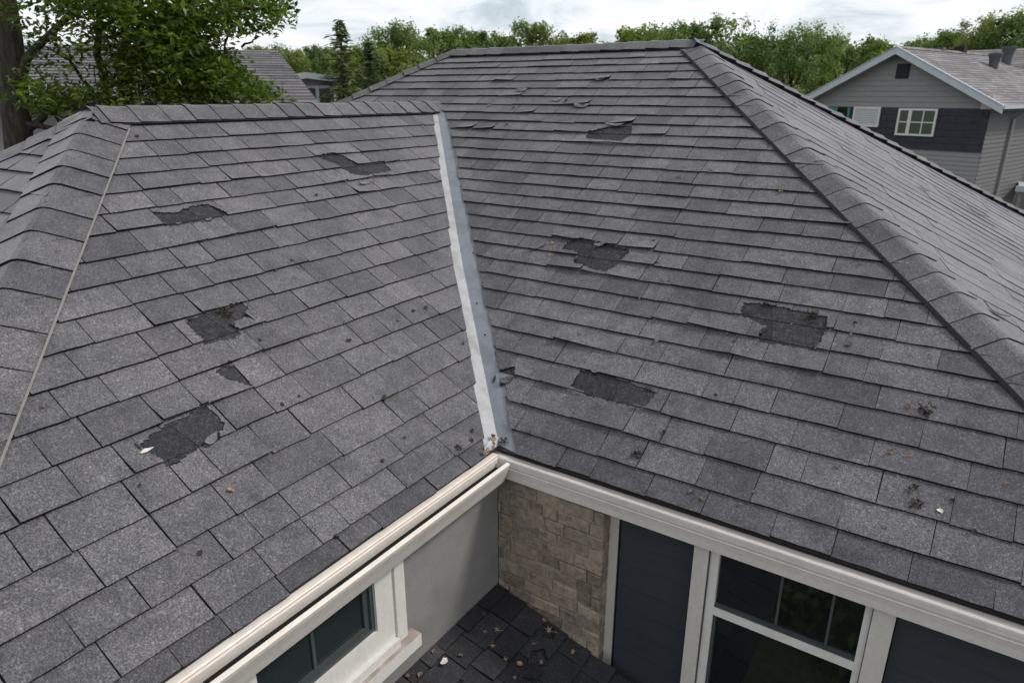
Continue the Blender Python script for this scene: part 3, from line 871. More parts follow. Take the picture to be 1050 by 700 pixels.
# main window (plane y): casing 1.232..1.316 | frame | casing right 2.065..2.155
win = hp('window', (lambda m: (bar(m, 1.235, 1.312, -.002, .1, -1.95, -.158), bar(m, 2.070, 2.160, -.002, .1, -1.95, -.158), m)[2])(MB()), ['trim'], label='double hung window beneath the main roof eave')
mb = MB()
bar(mb, 1.318, 1.362, .018, .09, -1.9, -.158); bar(mb, 2.036, 2.066, .018, .09, -1.9, -.158); bar(mb, 1.362, 2.036, .016, .09, -.575, -.528); bar(mb, 1.362, 2.036, .018, .09, -1.9, -1.85); bar(mb, 1.362, 2.036, .018, .09, -.175, -.1585)
hp('window_frame', mb, ['white'], win)
mb = MB(); bar(mb, 1.3125, 1.3178, .006, .08, -1.9, -.158); bar(mb, 2.0662, 2.0698, .006, .08, -1.9, -.158); hp('window_seam', mb, ['frame_dark'], win)
mb = MB(); bar(mb, 1.362, 2.036, .022, .05, -.5279, -.519); bar(mb, 1.362, 2.036, .030, .05, -.5189, -.512); bar(mb, 1.363, 1.377, .03, .06, -1.85, -.5755); hp('sash_bead', (lambda m: (bar(m, 1.363, 2.035, .0285, .05, -.5188, -.5165), m)[1])(MB()), ['muntin'], win); hp('sash_rail', mb, ['frame_dark'], win)
for z0, z1, y in ((-.512, -.175, .045), (-1.85, -.5755, .055)):
    mb = MB(); bar(mb, 1.3622, 2.0358, y, y + .01, z0, z1); hp('window_pane', mb, ['glass'], win)
for x in (1.668, 1.902):
    mb = MB(); bar(mb, x - .006, x + .006, .038, .0445, -.511, -.176); hp('muntin', mb, ['muntin'], win)
# wing window on the stucco wall (plane x=0), y from -1.75 to -.88
def barx(mb, y0, y1, x0, x1, z0, z1): mb.box((x0, y0, z0), (x1, y1, z1))
ww = hp('window', (lambda m: (barx(m, -.955, -.885, .001, .035, -.70, -.162), barx(m, -2.0, -1.85, .001, .035, -.70, -.162), m)[2])(MB()), ['white'], label='window with an insect screen in the stucco wing wall')
mb = MB()
barx(mb, -1.08, -.956, .001, .022, -.66, -.162); barx(mb, -1.85, -1.76, .001, .022, -.66, -.162); barx(mb, -1.76, -1.08, .001, .022, -.66, -.535)
hp('window_frame', mb, ['white'], ww)
mb = MB(); barx(mb, -1.76, -.957, .002, .05, -.715, -.6605); hp('sill_board', mb, ['white'], ww)
mb = MB()
barx(mb, -1.103, -1.081, -.02, .006, -.534, -.165); barx(mb, -1.76, -1.103, -.02, .006, -.534, -.513); barx(mb, -1.135, -1.1035, -.02, -.008, -.5125, -.165); barx(mb, -1.76, -1.135, -.02, -.008, -.5125, -.49)
hp('sash_rail', mb, ['frame_dark'], ww)
mb = MB(); barx(mb, -1.80, -1.10, -.03, -.022, -.53, -.155); hp('window_pane', mb, ['screen_glass'], ww)
mb = MB(); barx(mb, -1.452, -1.436, -.0215, -.012, -.49, -.165); hp('muntin', mb, ['muntin'], ww)
mb = MB(); barx(mb, -1.95, -.825, .0012, .075, -.79, -.7155); mb2 = hp('window_sill', mb, ['white'], ww)
mb = MB(); barx(mb, -1.95, -.826, .002, .073, -.7154, -.7125); hp('sill_cap', mb, ['sill'], ww)
# opening behind the panes and remaining walls of the house
mb = MB(); mb.box((2 * xRid + .1, yE + .15, GZ), (-.13, yE + .3, -.05)); mb.box((2 * xRid + .1, yE + .3, GZ), (2 * xRid + .25, tvL, -.05)); hp('wing_wall', mb, ['stucco'])
mb = MB(); mb.box((xR - .35, .31, GZ), (xR - .15, 2 * yRid - .2, -.05)); mb.box((xa - 3.9, 2 * yRid - .4, GZ), (xR - .36, 2 * yRid - .2, -.05)); hp('main_side_wall', mb, ['stucco'])
mb = MB(); mb.box((.15, -2.3, GZ), (.27, -2.18, PZ - PT * .25 - .05)); hp('porch_post', mb, ['trim'])

# ------------------------------------------------------------------ ground and sky setting
mb = MB()
n = 24
for i in range(n):
    for j in range(n):
        x0, x1 = -700 + 1400 * i / n, -700 + 1400 * (i + 1) / n; y0, y1 = -700 + 1400 * j / n, -700 + 1400 * (j + 1) / n
        mb.face([(x0, y0, GZ), (x1, y0, GZ), (x1, y1, GZ), (x0, y1, GZ)])
obj('ground', mb, 'lawn', kind='structure')

# ------------------------------------------------------------------ neighbour's house on the right
SD, ND, C0 = Vector((.9563, -.2924, 0)), Vector((.2924, .9563, 0)), 27.74
def NP(s, z, d=0.0): return SD * s + ND * (C0 + d) + Vector((0, 0, z))
nh = link('house', None, None, label='grey two-storey gabled house standing beyond the right hip of the damaged roof', category='house')
nh.location = NP(-10.05, GZ, 0)
def np_(name, mb, mats, parent=None, **pr):
    mb.v = [(v[0] - nh.location.x, v[1] - nh.location.y, v[2] - nh.location.z) for v in mb.v]
    return obj(name, mb, mats, parent or nh, **pr)
def nbox(mb, s0, s1, z0, z1, d0, d1, mi=0):
    mb.box((s0, d0, z0), (s1, d1, z1), mi, .5, lambda a, d, z: NP(a, z, d))
SC, AZ_, EZ = -10.05, 3.64, 1.58
PN = .527
NL, NR, DEP = -13.44, -6.59, 9.0
# wall body with gable
mb = MB()
def zr(s): return AZ_ - PN * abs(s - SC) - .16
for d, flip in ((.02, 0), (DEP, 1)):
    pts = [NP(NL, GZ, d), NP(NR, GZ, d), NP(NR, zr(NR), d), NP(SC, zr(SC), d), NP(NL, zr(NL), d)]
    mb.face(pts[::-1] if flip else pts)
mb.face([NP(NR, GZ, .02), NP(NR, GZ, DEP), NP(NR, zr(NR), DEP), NP(NR, zr(NR), .02)]); mb.face([NP(NL, GZ, .02), NP(NL, zr(NL), .02), NP(NL, zr(NL), DEP), NP(NL, GZ, DEP)])
nwall = np_('wall', mb, ['n_siding'])
# lapped siding boards on gable and lower wall
def lap(poly_z, s0f, s1f, z, hgt, d=0.0):
    m = MB()
    a0, a1, b0, b1 = s0f(z), s1f(z), s0f(z + hgt), s1f(z + hgt)
    m.face([NP(a0, z, d - .022), NP(a1, z, d - .022), NP(b1, z + hgt, d), NP(b0, z + hgt, d)])
    m.face([NP(a0, z, d + .01), NP(a1, z, d + .01), NP(a1, z, d - .022), NP(a0, z, d - .022)])
    return m
z = 1.46
while z < 3.3:
    hb = min(.2, 3.45 - z)
    np_('siding_board', lap(0, lambda q: max(NL, SC - (AZ_ - .16 - q) / PN), lambda q: min(NR, SC + (AZ_ - .16 - q) / PN), z, hb), ['n_siding'], nwall)
    z += .2
z = -3.3; mb = MB()
while z < -.12:
    mb.add(lap(0, lambda q: NL, lambda q: NR, z, min(.16, -.06 - z))); z += .16
np_('siding_courses', mb, ['n_siding'], nwall, kind='stuff')
# side wall boards
mb = MB(); z = -3.3
while z < 1.3:
    mb.face([NP(NR + .022, z, 0), NP(NR + .022, z, DEP), NP(NR, z + .16, DEP), NP(NR, z + .16, 0)]); mb.face([NP(NR, z, 0), NP(NR, z, DEP), NP(NR + .022, z, DEP), NP(NR + .022, z, 0)]); z += .16
np_('side_siding_courses', mb, ['n_brick'], nwall, kind='stuff')
# dark clad band with two windows
mb = MB()
random.seed(4)
for r in range(6):
    z1_ = 1.44 - r * .25; s = NL + .25 - (r % 2) * .3
    while s < NR:
        w = random.uniform(.5, .75)
        a, b_ = max(s, NL + .25), min(s + w, NR)
        if b_ - a > .05:
            mb.face([NP(a + .006, z1_ - .247, -.06 - random.uniform(0, .008)), NP(b_ - .006, z1_ - .247, -.06 - random.uniform(0, .008)), NP(b_ - .006, z1_, -.045), NP(a + .006, z1_, -.045)], 0, .5)
        s += w
nbox(mb, NL + .25, NR, -.06, 1.442, -.043, .01)
np_('dark_cladding', mb, ['n_dark'])
mb = MB(); nbox(mb, NR - .32, NR + .02, 1.44, zr(NR) + .3, -.05, .01); np_('corner_board', mb, ['trim'])
def n_window(s0, s1, z0, z1, split, blind=False):
    m = MB(); t = .075
    nbox(m, s0, s1, z0, z0 + t, -.12, -.05); nbox(m, s0, s1, z1 - t, z1, -.12, -.05); nbox(m, s0, s0 + t, z0 + t, z1 - t, -.12, -.05); nbox(m, s1 - t, s1, z0 + t, z1 - t, -.12, -.05)
    if split: nbox(m, split - .06, split + .06, z0 + t, z1 - t, -.12, -.05)
    w = np_('window', m, ['white'])
    m = MB(); nbox(m, s0 + t, s1 - t, z0 + t, z1 - t, -.085, -.07); np_('pane', m, ['n_blind' if blind else 'n_pane'], w)
    if not blind:
        m = MB(); zc = (z0 + z1) / 2
        nbox(m, s0 + t, (split or s1) - .06, zc - .02, zc + .02, -.10, -.0855)
        if split:
            nbox(m, split + .06, s1 - t, zc - .02, zc + .02, -.10, -.0855); sc = (split + s1) / 2
            nbox(m, sc - .02, sc + .02, z0 + t, zc - .0205, -.10, -.0855); nbox(m, sc - .02, sc + .02, zc + .0205, z1 - t, -.10, -.0855)
        np_('muntin', m, ['white'], w)
    else:
        for k in range(9):
            m = MB(); zc = z0 + t + .04 + k * (z1 - z0 - 2 * t) / 9
            nbox(m, s0 + t, s1 - t, zc - .018, zc + .014, -.1, -.0865); np_('blind_slat', m, ['white'], w)
n_window(-9.72, -8.30, .42, 1.43, -9.27)
n_window(-11.5, -10.42, .70, 1.46, None, True)
m = MB(); nbox(m, -12.30, -12.2, .6, 1.45, -.1, -.05); nbox(m, -11.75, -11.66, .6, 1.45, -.1, -.05); nbox(m, -12.9, -12.2, 1.25, 1.44, -.095, -.062); fr = np_('shutter_frame', m, ['teal'])
m = MB(); nbox(m, -12.2, -11.75, .6, 1.44, -.075, -.062); np_('pane', m, ['glass'], fr)
# gable vent
m = MB(); nbox(m, -10.1, -9.62, 2.52, 3.05, -.05, .01); v = np_('gable_vent', m, ['black'])
for k in range(7):
    m = MB(); zc = 2.56 + k * .07; nbox(m, -10.08, -9.64, zc, zc + .035, -.075, -.052); np_('slat', m, ['n_dark'], v)
# roof slabs
def nslab(sign):
    m = MB(); so = SC + sign * 3.95
    for hh, fl in ((0, 0), (-.14, 1)):
        pts = [NP(SC, AZ_ + hh, -.45), NP(so, AZ_ - PN * 3.95 + hh, -.45), NP(so, AZ_ - PN * 3.95 + hh, DEP + .4), NP(SC, AZ_ + hh, DEP + .4)]
        m.face(pts if (sign > 0) != bool(fl) else pts[::-1], 0, .55)
    return m
nroof = np_('roof', nslab(1), ['far_roof']); np_('roof', nslab(-1), ['far_roof'])
m = MB(); random.seed(8)
for k in range(24):       # shingle courses on the visible slope
    u0 = 3.95 - k * .166; u1 = max(u0 - .166, 0); d = -.45
    while d < DEP + .4:
        w = random.uniform(.6, 1.2); d1 = min(d + w, DEP + .4)
        m.face([NP(SC + u0, AZ_ - PN * u0 + .028, d + .01), NP(SC + u0, AZ_ - PN * u0 + .028, d1), NP(SC + u1, AZ_ - PN * u1 + .008, d1), NP(SC + u1, AZ_ - PN * u1 + .008, d + .01)], 0, random.random())
        m.face([NP(SC + u0, AZ_ - PN * u0 + .004, d + .01), NP(SC + u0, AZ_ - PN * u0 + .004, d1), NP(SC + u0, AZ_ - PN * u0 + .028, d1), NP(SC + u0, AZ_ - PN * u0 + .028, d + .01)], 0, 0)
        d = d1
np_('shingle_courses', m, ['far_roof'], nroof, kind='stuff')
m = MB(); d = -.4
while d < DEP + .3:
    for sg in (-1, 1):
        m.face([NP(SC, AZ_ + .055, d), NP(SC, AZ_ + .055, d + .29), NP(SC + sg * .16, AZ_ - PN * .16 + .045, d + .29), NP(SC + sg * .16, AZ_ - PN * .16 + .045, d)], 0, random.random())
    d += .3
np_('ridge_caps', m, ['far_roof'], nroof)
for sg in (1, -1):        # barge boards
    m = MB(); a, b_ = SC, SC + sg * 3.98
    fn = lambda s_, z, d: NP(s_, AZ_ - PN * abs(s_ - SC) + z, d)
    for z0, z1, d0, d1 in ((-.24, .02, -.50, -.452), (.0201, .045, -.53, -.40)):
        P = [fn(a, z0, d0), fn(b_, z0, d0), fn(b_, z1, d0), fn(a, z1, d0), fn(a, z0, d1), fn(b_, z0, d1), fn(b_, z1, d1), fn(a, z1, d1)]
        for q in ((0, 1, 2, 3), (7, 6, 5, 4), (0, 4, 5, 1), (3, 2, 6, 7), (1, 5, 6, 2), (0, 3, 7, 4)): m.face([P[k] for k in q])
    np_('barge_board', m, ['n_trim'])
    m = MB(); m.face([NP(SC, AZ_ - .17, -.451), NP(SC + sg * 3.9, AZ_ - PN * 3.9 - .17, -.451), NP(SC + sg * 3.9, AZ_ - PN * 3.9 - .17, .0), NP(SC, AZ_ - .17, .0)])
    np_('soffit', m, ['n_trim'])
m = MB(); nbox(m, SC + 3.9, SC + 4.02, EZ - .12, EZ - .0, -.45, DEP + .4); np_('gutter', m, ['n_trim'])
m = MB(); m.tube([NP(SC + 3.96, EZ - .1, 2.4), NP(SC + 3.93, EZ - .25, 2.4), NP(NR + .09, EZ - .5, 2.4), NP(NR + .09, GZ, 2.4)], [.06, .06, .06, .06], 8); np_('downspout', m, ['n_spout'], None)
# roof vents
def vent(s, d, r, hgt):
    z0 = AZ_ - PN * abs(s - SC) - .1
    m = MB(); m.tube([NP(s, z0, d), NP(s, z0 + hgt * .55, d), NP(s, z0 + hgt * .8, d), NP(s, z0 + hgt, d), NP(s, z0 + hgt + .05, d)], [r * .72, r * .8, r * .95, r * 1.15, r * 1.15], 16)
    v_ = np_('vent_pipe', m, ['n_pipe'])
    m = MB(); m.tube([NP(s, z0 + hgt + .051, d), NP(s, z0 + hgt + .07, d)], [r * .95, r * .9], 16); np_('pipe_rim', m, ['black'], v_)
vent(-8.85, 6.3, .24, .62); vent(-9.3, 9.2, .26, .78)
m = MB(); nbox(m, -10.35, -9.95, 3.6, 3.9, 5.8, 6.2); np_('ridge_vent', m, ['black']); m = MB(); nbox(m, -10.2, -9.95, 3.55, 3.78, 3.6, 3.9); np_('ridge_vent', m, ['n_pipe'])

# ---- generic gabled house for the distance
def far_house(cx, cy, rz, w, dpt, wall_z, pitch, label, roofm='far_roof', wallm='cream_wall', win=True):
    h = link('house', None, None, label=label, category='house')
    h.location = (cx, cy, GZ); h.rotation_euler = (0, 0, rz)
    H = wall_z - GZ; hw = w / 2; rh = H + hw * pitch
    mb = MB()
    for y in (-dpt / 2, dpt / 2):
        mb.face([(-hw, y, 0), (hw, y, 0), (hw, y, H), (0, y, rh - .05), (-hw, y, H)])
    for x in (-hw, hw):
        mb.face([(x, -dpt / 2, 0), (x, dpt / 2, 0), (x, dpt / 2, H), (x, -dpt / 2, H)])
    obj('wall', mb, [wallm], h)
    for sg in (-1, 1):
        mb = MB(); ov = .4; e = hw + ov
        for k in range(20):
            u0 = e * (1 - k / 20); u1 = e * (1 - (k + 1) / 20)
            y = -dpt / 2 - .35
            while y < dpt / 2 + .35:
                y1 = min(y + random.uniform(.7, 1.4), dpt / 2 + .35)
                mb.face([(sg * u0, y, rh - u0 * pitch + .03), (sg * u0, y1, rh - u0 * pitch + .03), (sg * u1, y1, rh - u1 * pitch + .012), (sg * u1, y, rh - u1 * pitch + .012)], 0, random.random())
                y = y1
        mb.face([(0, -dpt / 2 - .35, rh - .08), (sg * e, -dpt / 2 - .35, rh - e * pitch - .08), (sg * e, dpt / 2 + .35, rh - e * pitch - .08), (0, dpt / 2 + .35, rh - .08)])
        obj('roof', mb, [roofm], h)
        for y in (-dpt / 2 - .36, dpt / 2 + .36):
            mb = MB(); mb.face([(0, y, rh + .03), (sg * e, y, rh - e * pitch + .03), (sg * e, y, rh - e * pitch - .17), (0, y, rh - .17)])
            obj('barge_board', mb, ['n_trim'], h)
    if win:
        for x in (-hw * .45, hw * .35):
            for y, sg in ((-dpt / 2, -1),):
                mb = MB(); mb.box((x - .55, y - .06, H - 1.5), (x + .55, y - .002, H - .3)); wn = obj('window', mb, ['n_trim'], h)
                for xx in (-.26, .26):
                    mb = MB(); mb.box((x + xx - .2, y - .07, H - 1.4), (x + xx + .2, y - .0605, H - .4)); obj('pane', mb, ['n_pane'], wn)
    return h
def AP(az, d, z=0.0): return Vector((CAM.x + d * math.sin(R(az)), CAM.y + d * math.cos(R(az)), z))
random.seed(13)
c = AP(-51.5, 27) + Vector((-.512, -.859, 0)) * 5.4
far_house(c.x, c.y, R(-30.8), 12.4, 10.4, 1.83, .245, 'grey roofed house half hidden behind the large tree, its wide slope facing the damaged roof', 'left_roof', 'n_siding', win=False)
c = AP(-48.95, 29.5); far_house(c.x, c.y, R(45), 1.7, 4, 2.55, .12, 'small pale wing with a teal framed window beside the spruce', 'left_roof', wallm='n_siding')
c = AP(-42.9, 70); far_house(c.x, c.y, R(30), 8, 10, 1.5, .45, 'distant low house visible between the spruce and the round tree')
c = AP(-40.6, 62); far_house(c.x, c.y, R(120), 8, 10, .2, .45, 'distant grey house roof just above the main roof hip')
c = AP(2.5, 44); far_house(c.x, c.y, R(75), 9, 12, 2.0, .45, 'dark roofed house behind the vent pipes of the gabled grey house')
# small porch at the far right edge
pch = link('porch', None, None, label='small white roofed porch at the right side of the grey gabled house', category='porch'); pp = NP(-5.6, GZ, 4.2); pch.location = pp
m = MB(); m.box((-.7, -.7, 3.95), (1.6, 1.2, 4.1)); m.box((-.8, -.8, 3.9), (1.7, -.7, 4.12)); obj('roof', m, ['n_trim'], pch)
for x in (-.6, 1.5):
    m = MB(); m.box((x - .06, -.65, 0), (x + .06, -.53, 3.9)); obj('post', m, ['n_siding'], pch)

# ------------------------------------------------------------------ trees
def leafq(mb, p, size, nrm, tone, mi=0, asp=.6, fold=.25):
    n = nrm.normalized(); u = n.orthogonal().normalized(); u.rotate(Matrix.Rotation(random.uniform(0, 6.28), 3, n)); w = n.cross(u)
    a = p - u * size * .5; b = p + u * size * .5
    l = p + w * size * asp * .5 + n * size * fold * .5 - u * size * .06; r = p - w * size * asp * .5 + n * size * fold * .5 - u * size * .06
    mb.face([a, r, b], mi, tone); mb.face([a, b, l], mi, tone)

def rv():
    while True:
        v = Vector((random.uniform(-1, 1), random.uniform(-1, 1), random.uniform(-1, 1)))
        if .05 < v.length < 1: return v
def broad_tree(seed, nl=16, leaves=3000, lsz=.026, spread=.30, crown0=.22, openness=.0):
    """unit-height tree: returns trunk mesh and crown mesh"""
    random.seed(seed)
    tr, cr_ = MB(), MB()
    tr.tube([(0, 0, 0), (.005, .003, .2), (-.005, .004, .42), (.0, 0, .62)], [.022, .016, .013, .007], 7)
    lobes = []
    for i in range(nl):
        z = crown0 + (1 - crown0) * ((i + .5) / nl) ** .9
        f_ = math.sin(math.pi * min(1, max(.05, (z - crown0 + .10) / (1.13 - crown0)))) ** .7
        an = i * 2.4 + random.uniform(-.5, .5); rr = spread * f_ * random.uniform(.35, .95)
        rad = random.uniform(.105, .175) * (1.1 - .35 * (z - crown0))
        c = Vector((math.cos(an) * rr, math.sin(an) * rr, min(z, 1 - rad * .75)))
        lobes.append((c, rad))
        base = Vector((0, 0, max(.15, c.z - .18 - rr * .5)))
        tr.tube([base, base.lerp(c, .55) + Vector((0, 0, .03)), c], [.006, .0035, .0015], 5)
    per = leaves // nl
    for c, rad in lobes:
        lt = random.uniform(.3, .7)
        sq = Vector((random.uniform(.9, 1.35), random.uniform(.9, 1.35), random.uniform(.6, .85)))
        sub = [c + Vector((v.x * sq.x, v.y * sq.y, v.z * sq.z)) * rad * .8 for v in (rv() for _ in range(9))]
        for k in range(per):
            s_ = random.choice(sub); v = rv()
            p = s_ + v * rad * random.uniform(.12, .50)
            nrm = (p - c).normalized() * .6 + rv() + Vector((0, 0, .5))
            leafq(cr_, p, lsz * .70 * random.uniform(.6, 1.35), nrm, min(1, max(0, lt + random.gauss(0, .2))), 0, .75)
    return tr.mesh('trunk', ['bark'], True), cr_.mesh('crown', ['leaf'])
def spruce_tree(seed):
    random.seed(seed); tr, cr_ = MB(), MB()
    tr.tube([(0, 0, 0), (0, 0, .5), (0, 0, .98)], [.018, .011, .002], 7)
    z = .1
    while z < .985:
        L = .27 * (1 - z) ** .85 * random.uniform(.75, 1.15) + .008
        n_ = 6 if z < .8 else 5
        a0 = random.uniform(0, 6)
        for k in range(n_):
            if random.random() < .12: continue
            an = a0 + k * 6.283 / n_ + random.uniform(-.3, .3); l = L * random.uniform(.6, 1.15); lt = random.uniform(.2, .8)
            d = Vector((math.cos(an), math.sin(an), 0))
            tr.tube([Vector((0, 0, z)), Vector((0, 0, z)) + d * l * .6 + Vector((0, 0, -.02 * l)), Vector((0, 0, z)) + d * l + Vector((0, 0, .05 * l))], [.003, .002, .0008], 4, cap=False)
            m_ = max(6, int(l * 130))
            for q in range(m_):
                t = (q + random.random()) / m_
                p = Vector((0, 0, z)) + d * l * t + Vector((-d.y, d.x, 0)) * random.uniform(-1, 1) * l * .22 * (1.1 - t) + Vector((0, 0, random.uniform(-.03, .01) - .04 * t * t * l))
                leafq(cr_, p, .026 * random.uniform(.6, 1.3), Vector((d.x * .3, d.y * .3, 1)) + rv() * .7, min(1, max(0, lt + random.gauss(0, .15))), 0, .45)
        z += .017 + .018 * (1 - z)
    return tr.mesh('trunk', ['bark'], True), cr_.mesh('crown', ['needle'])

protos = [broad_tree(31, 22, 14000, .024, .30), broad_tree(32, 18, 13000, .026, .34, .2), broad_tree(33, 26, 14000, .022, .26, .15), broad_tree(34, 15, 12500, .027, .38, .25), broad_tree(35, 24, 14500, .023, .33, .12)]
wide = broad_tree(36, 40, 34000, .017, .42, .16)
spru = spruce_tree(40)
tall = broad_tree(41, 30, 22000, .018, .24, .2)
def tree(mesh2, az, d, top, label, cat='tree', group=None, wid=1.0, name='tree'):
    h = top * d + CAM.z - GZ
    t = link(name, None, None, label=label, category=cat)
    if group: t['group'] = group
    p = AP(az, d, GZ); t.location = p; t.rotation_euler = (0, 0, random.uniform(0, 6.28)); t.scale = (h * wid, h * wid, h)
    link('trunk', mesh2[0], t); link('crown', mesh2[1], t)
    return t
random.seed(77)
tree(spru, -46.6, 27, .0955, 'tall dark spruce tree rising beside the grey house roof on the left', wid=1.25, name='spruce_tree')
tree(spru, -44.6, 30, .070, 'shorter spruce tree close against the right side of the tall spruce', wid=1.35, name='spruce_tree')
tree(tall, -42.2, 52, .089, 'slender leafy tree with an open pointed top right of the spruces', wid=1.05)
tree(wide, -13.1, 40, .083, 'broad leafy tree with a forked dark trunk left of the grey gabled house', wid=.85)
tree(protos[4], -19.8, 44, .094, 'tall bright green tree behind the right end of the main ridge', wid=1.0)
tree(protos[2], -17.2, 42, .072, 'bushy green tree behind the top of the right hip', wid=1.1)
tree(wide, -1.2, 62, .086, 'large spreading tree behind the vent pipes at the right edge', wid=.75)
tree(protos[0], -32.4, 66, .091, 'round topped tree standing above the middle of the main ridge', wid=.9)
mid = [(-39.6, .083, 60, 'leafy tree just right of the slender pointed tree'), (-37.9, .085, 64, 'dense green tree above the left end of the main ridge'), (-36.2, .080, 66, 'tree behind the main ridge between the ridge end and the round topped tree'), (-34.6, .075, 70, 'lower tree directly left of the round topped tree'),
 (-30.6, .070, 74, 'lower tree directly right of the round topped tree'), (-28.4, .076, 70, 'small crowned tree second to the right of the round topped tree'), (-26.4, .066, 76, 'lowest tree of the row, right of the middle of the main ridge'), (-24.9, .080, 66, 'rounded tree over the right third of the main ridge'),
 (-23.2, .083, 60, 'taller leafy tree left of the bright green tree at the ridge end'), (-21.6, .085, 56, 'leafy tree touching the left side of the bright green tree at the ridge end'), (-15.6, .066, 58, 'low tree between the bright green tree and the forked trunk tree'), (-9.9, .068, 56, 'leafy tree above the left eave of the grey gabled house'),
 (-8.0, .058, 66, 'low tree just left of the peak of the grey gabled house'), (-6.2, .055, 74, 'low tree directly behind the peak of the grey gabled house'), (-4.9, .060, 70, 'tree behind the small ridge vent of the grey gabled house'), (-3.5, .072, 66, 'tree behind the grey gabled roof, left of the large spreading tree'), (.4, .082, 60, 'tree cut by the right edge of the picture'),
 (-48.8, .060, 78, 'tree behind the small pale wing, left of the tall spruce'), (-50.6, .055, 74, 'low tree above the right end of the grey roof on the left'), (-52.3, .056, 82, 'tree above the grey roof beside the big broad-leaved tree'), (-43.6, .055, 72, 'low tree in the gap between the spruces and the slender tree'), (-45.9, .052, 80, 'tree filling the gap behind the two spruces'),
 (-45.0, .064, 42, 'full green tree crowding the spruces from behind'), (-43.2, .060, 40, 'rounded green tree between the shorter spruce and the slender tree'), (-55, .05, 80, 'tree glimpsed through the right side of the big tree'), (-62, .06, 76, 'tree glimpsed through the gaps of the big tree')]
for az, top, d, gl in mid:
    tree(random.choice(protos), az, d, top * random.uniform(.96, 1.03), gl, group='leafy trees in a row beyond the roofs', wid=random.uniform(.85, 1.15))
for k in range(46):
    az = -74 + k * 1.75 + random.uniform(-.4, .4)
    tree(random.choice(protos), az, random.uniform(95, 135), random.uniform(.047, .060), 'distant leafy tree forming the far tree line', group='distant trees on the horizon', wid=random.uniform(1.0, 1.35))

# low shrubs near the far houses
def shrub(az, d, z, w, label):
    random.seed(int(az * 100)); mb = MB()
    for k in range(900):
        v = rv(); p = Vector((v.x * w, v.y * w, abs(v.z) * z)); leafq(mb, p, .22 * random.uniform(.6, 1.4), v + Vector((0, 0, .5)), random.random())
    st = MB(); st.tube([(0, 0, 0), (0, 0, z * .5)], [.05, .03], 6)
    t = link('shrub', None, None, label=label, category='shrub'); t.location = AP(az, d, GZ)
    obj('stem', st, ['bark'], t); obj('foliage', mb, ['leaf'], t)
shrub(-45.4, 25.5, 5.6, 1.5, 'round green shrub at the foot of the spruce')
for q, (xx, yy, zz_, ww_) in enumerate(((2.6, -6.2, 2.6, 1.3), (4.6, -7.4, 3.2, 1.6), (.6, -7.0, 2.0, 1.2), (3.4, -9.5, 3.8, 2.0))):
    dv_ = Vector((xx, yy, 0)) - Vector((CAM.x, CAM.y, 0)); shrub(math.degrees(math.atan2(dv_.x, dv_.y)), dv_.length, zz_, ww_, ('garden shrub nearest the porch, reflected in the main window', 'taller garden shrub on the lawn right of the porch', 'low garden shrub on the lawn in front of the porch', 'largest garden shrub, farthest out on the lawn')[q])
shrub(-43.5, 44, 4.2, 2.6, 'low green shrub below the slender leafy tree')

# ---- the big tree on the left
random.seed(55)
bt = link('tree', None, None, label='large broad-leaved tree with a thick dark trunk at the left edge', category='tree')
bt.location = AP(-68.0, 10.3, GZ)
BT = bt.location.copy()
tr = MB()
top_ = AP(-67.2, 10.3, 6.5)
trunk_pts = [AP(-68.8, 10.3, GZ), AP(-68.5, 10.3, -1), AP(-68.4, 10.3, 1.2), AP(-67.5, 10.3, 2.6), AP(-67.0, 10.4, 4.2), top_]
tr.tube(trunk_pts, [.31, .20, .155, .135, .115, .06], 14)
limbs = []
def limb(pts, r0):
    n_ = len(pts); out = []
    for a, b_ in zip(pts, pts[1:]):
        for k in range(4): out.append(Vector(a).lerp(Vector(b_), k / 4) + rv() * .04)
    out.append(Vector(pts[-1]))
    tr.tube(out, [max(.006, r0 * (1 - .85 * k / len(out))) for k in range(len(out))], 7, cap=False)
limb([AP(-68.2, 10.3, 2.0), AP(-66.3, 10.0, 2.45), AP(-63, 9.8, 2.9), AP(-58, 9.6, 3.2)], .06)
limb([AP(-68.3, 10.3, 1.5), AP(-65.5, 10.0, 1.85), AP(-61, 9.6, 1.75), AP(-56, 9.4, 1.9)], .05)
limb([AP(-62.9, 10.6, .2), AP(-62.9, 10.6, 1.9), AP(-62.6, 10.5, 2.6), AP(-61.5, 10.3, 3.4)], .085)
limb([AP(-61.9, 10.7, .2), AP(-61.8, 10.7, 2.0), AP(-60.8, 10.6, 2.9), AP(-59.5, 10.4, 3.6)], .075)
limb([AP(-62.9, 10.6, 1.8), AP(-64.3, 10.4, 2.3), AP(-65.6, 10.3, 2.5)], .03)
limb([AP(-62.8, 10.6, 1.9), AP(-61.8, 10.2, 2.3), AP(-60.5, 10, 2.5)], .03)
limb([AP(-68.3, 10.3, 1.7), AP(-65.0, 9.8, 1.6), AP(-62.0, 9.5, 1.35), AP(-58.5, 9.2, 1.25)], .035)
limb([AP(-61.8, 10.7, 1.6), AP(-58.5, 9.9, 2.0), AP(-55.0, 9.5, 2.15), AP(-52.6, 9.3, 2.1)], .05)
limb([AP(-60.5, 10.5, 2.7), AP(-56.5, 9.9, 2.8), AP(-53.0, 9.5, 2.95), AP(-50.9, 9.3, 2.9)], .05)
limb([AP(-61, 10.5, 1.0), AP(-57.5, 9.8, 1.4), AP(-54.0, 9.4, 1.75), AP(-52.5, 9.3, 1.8)], .05)
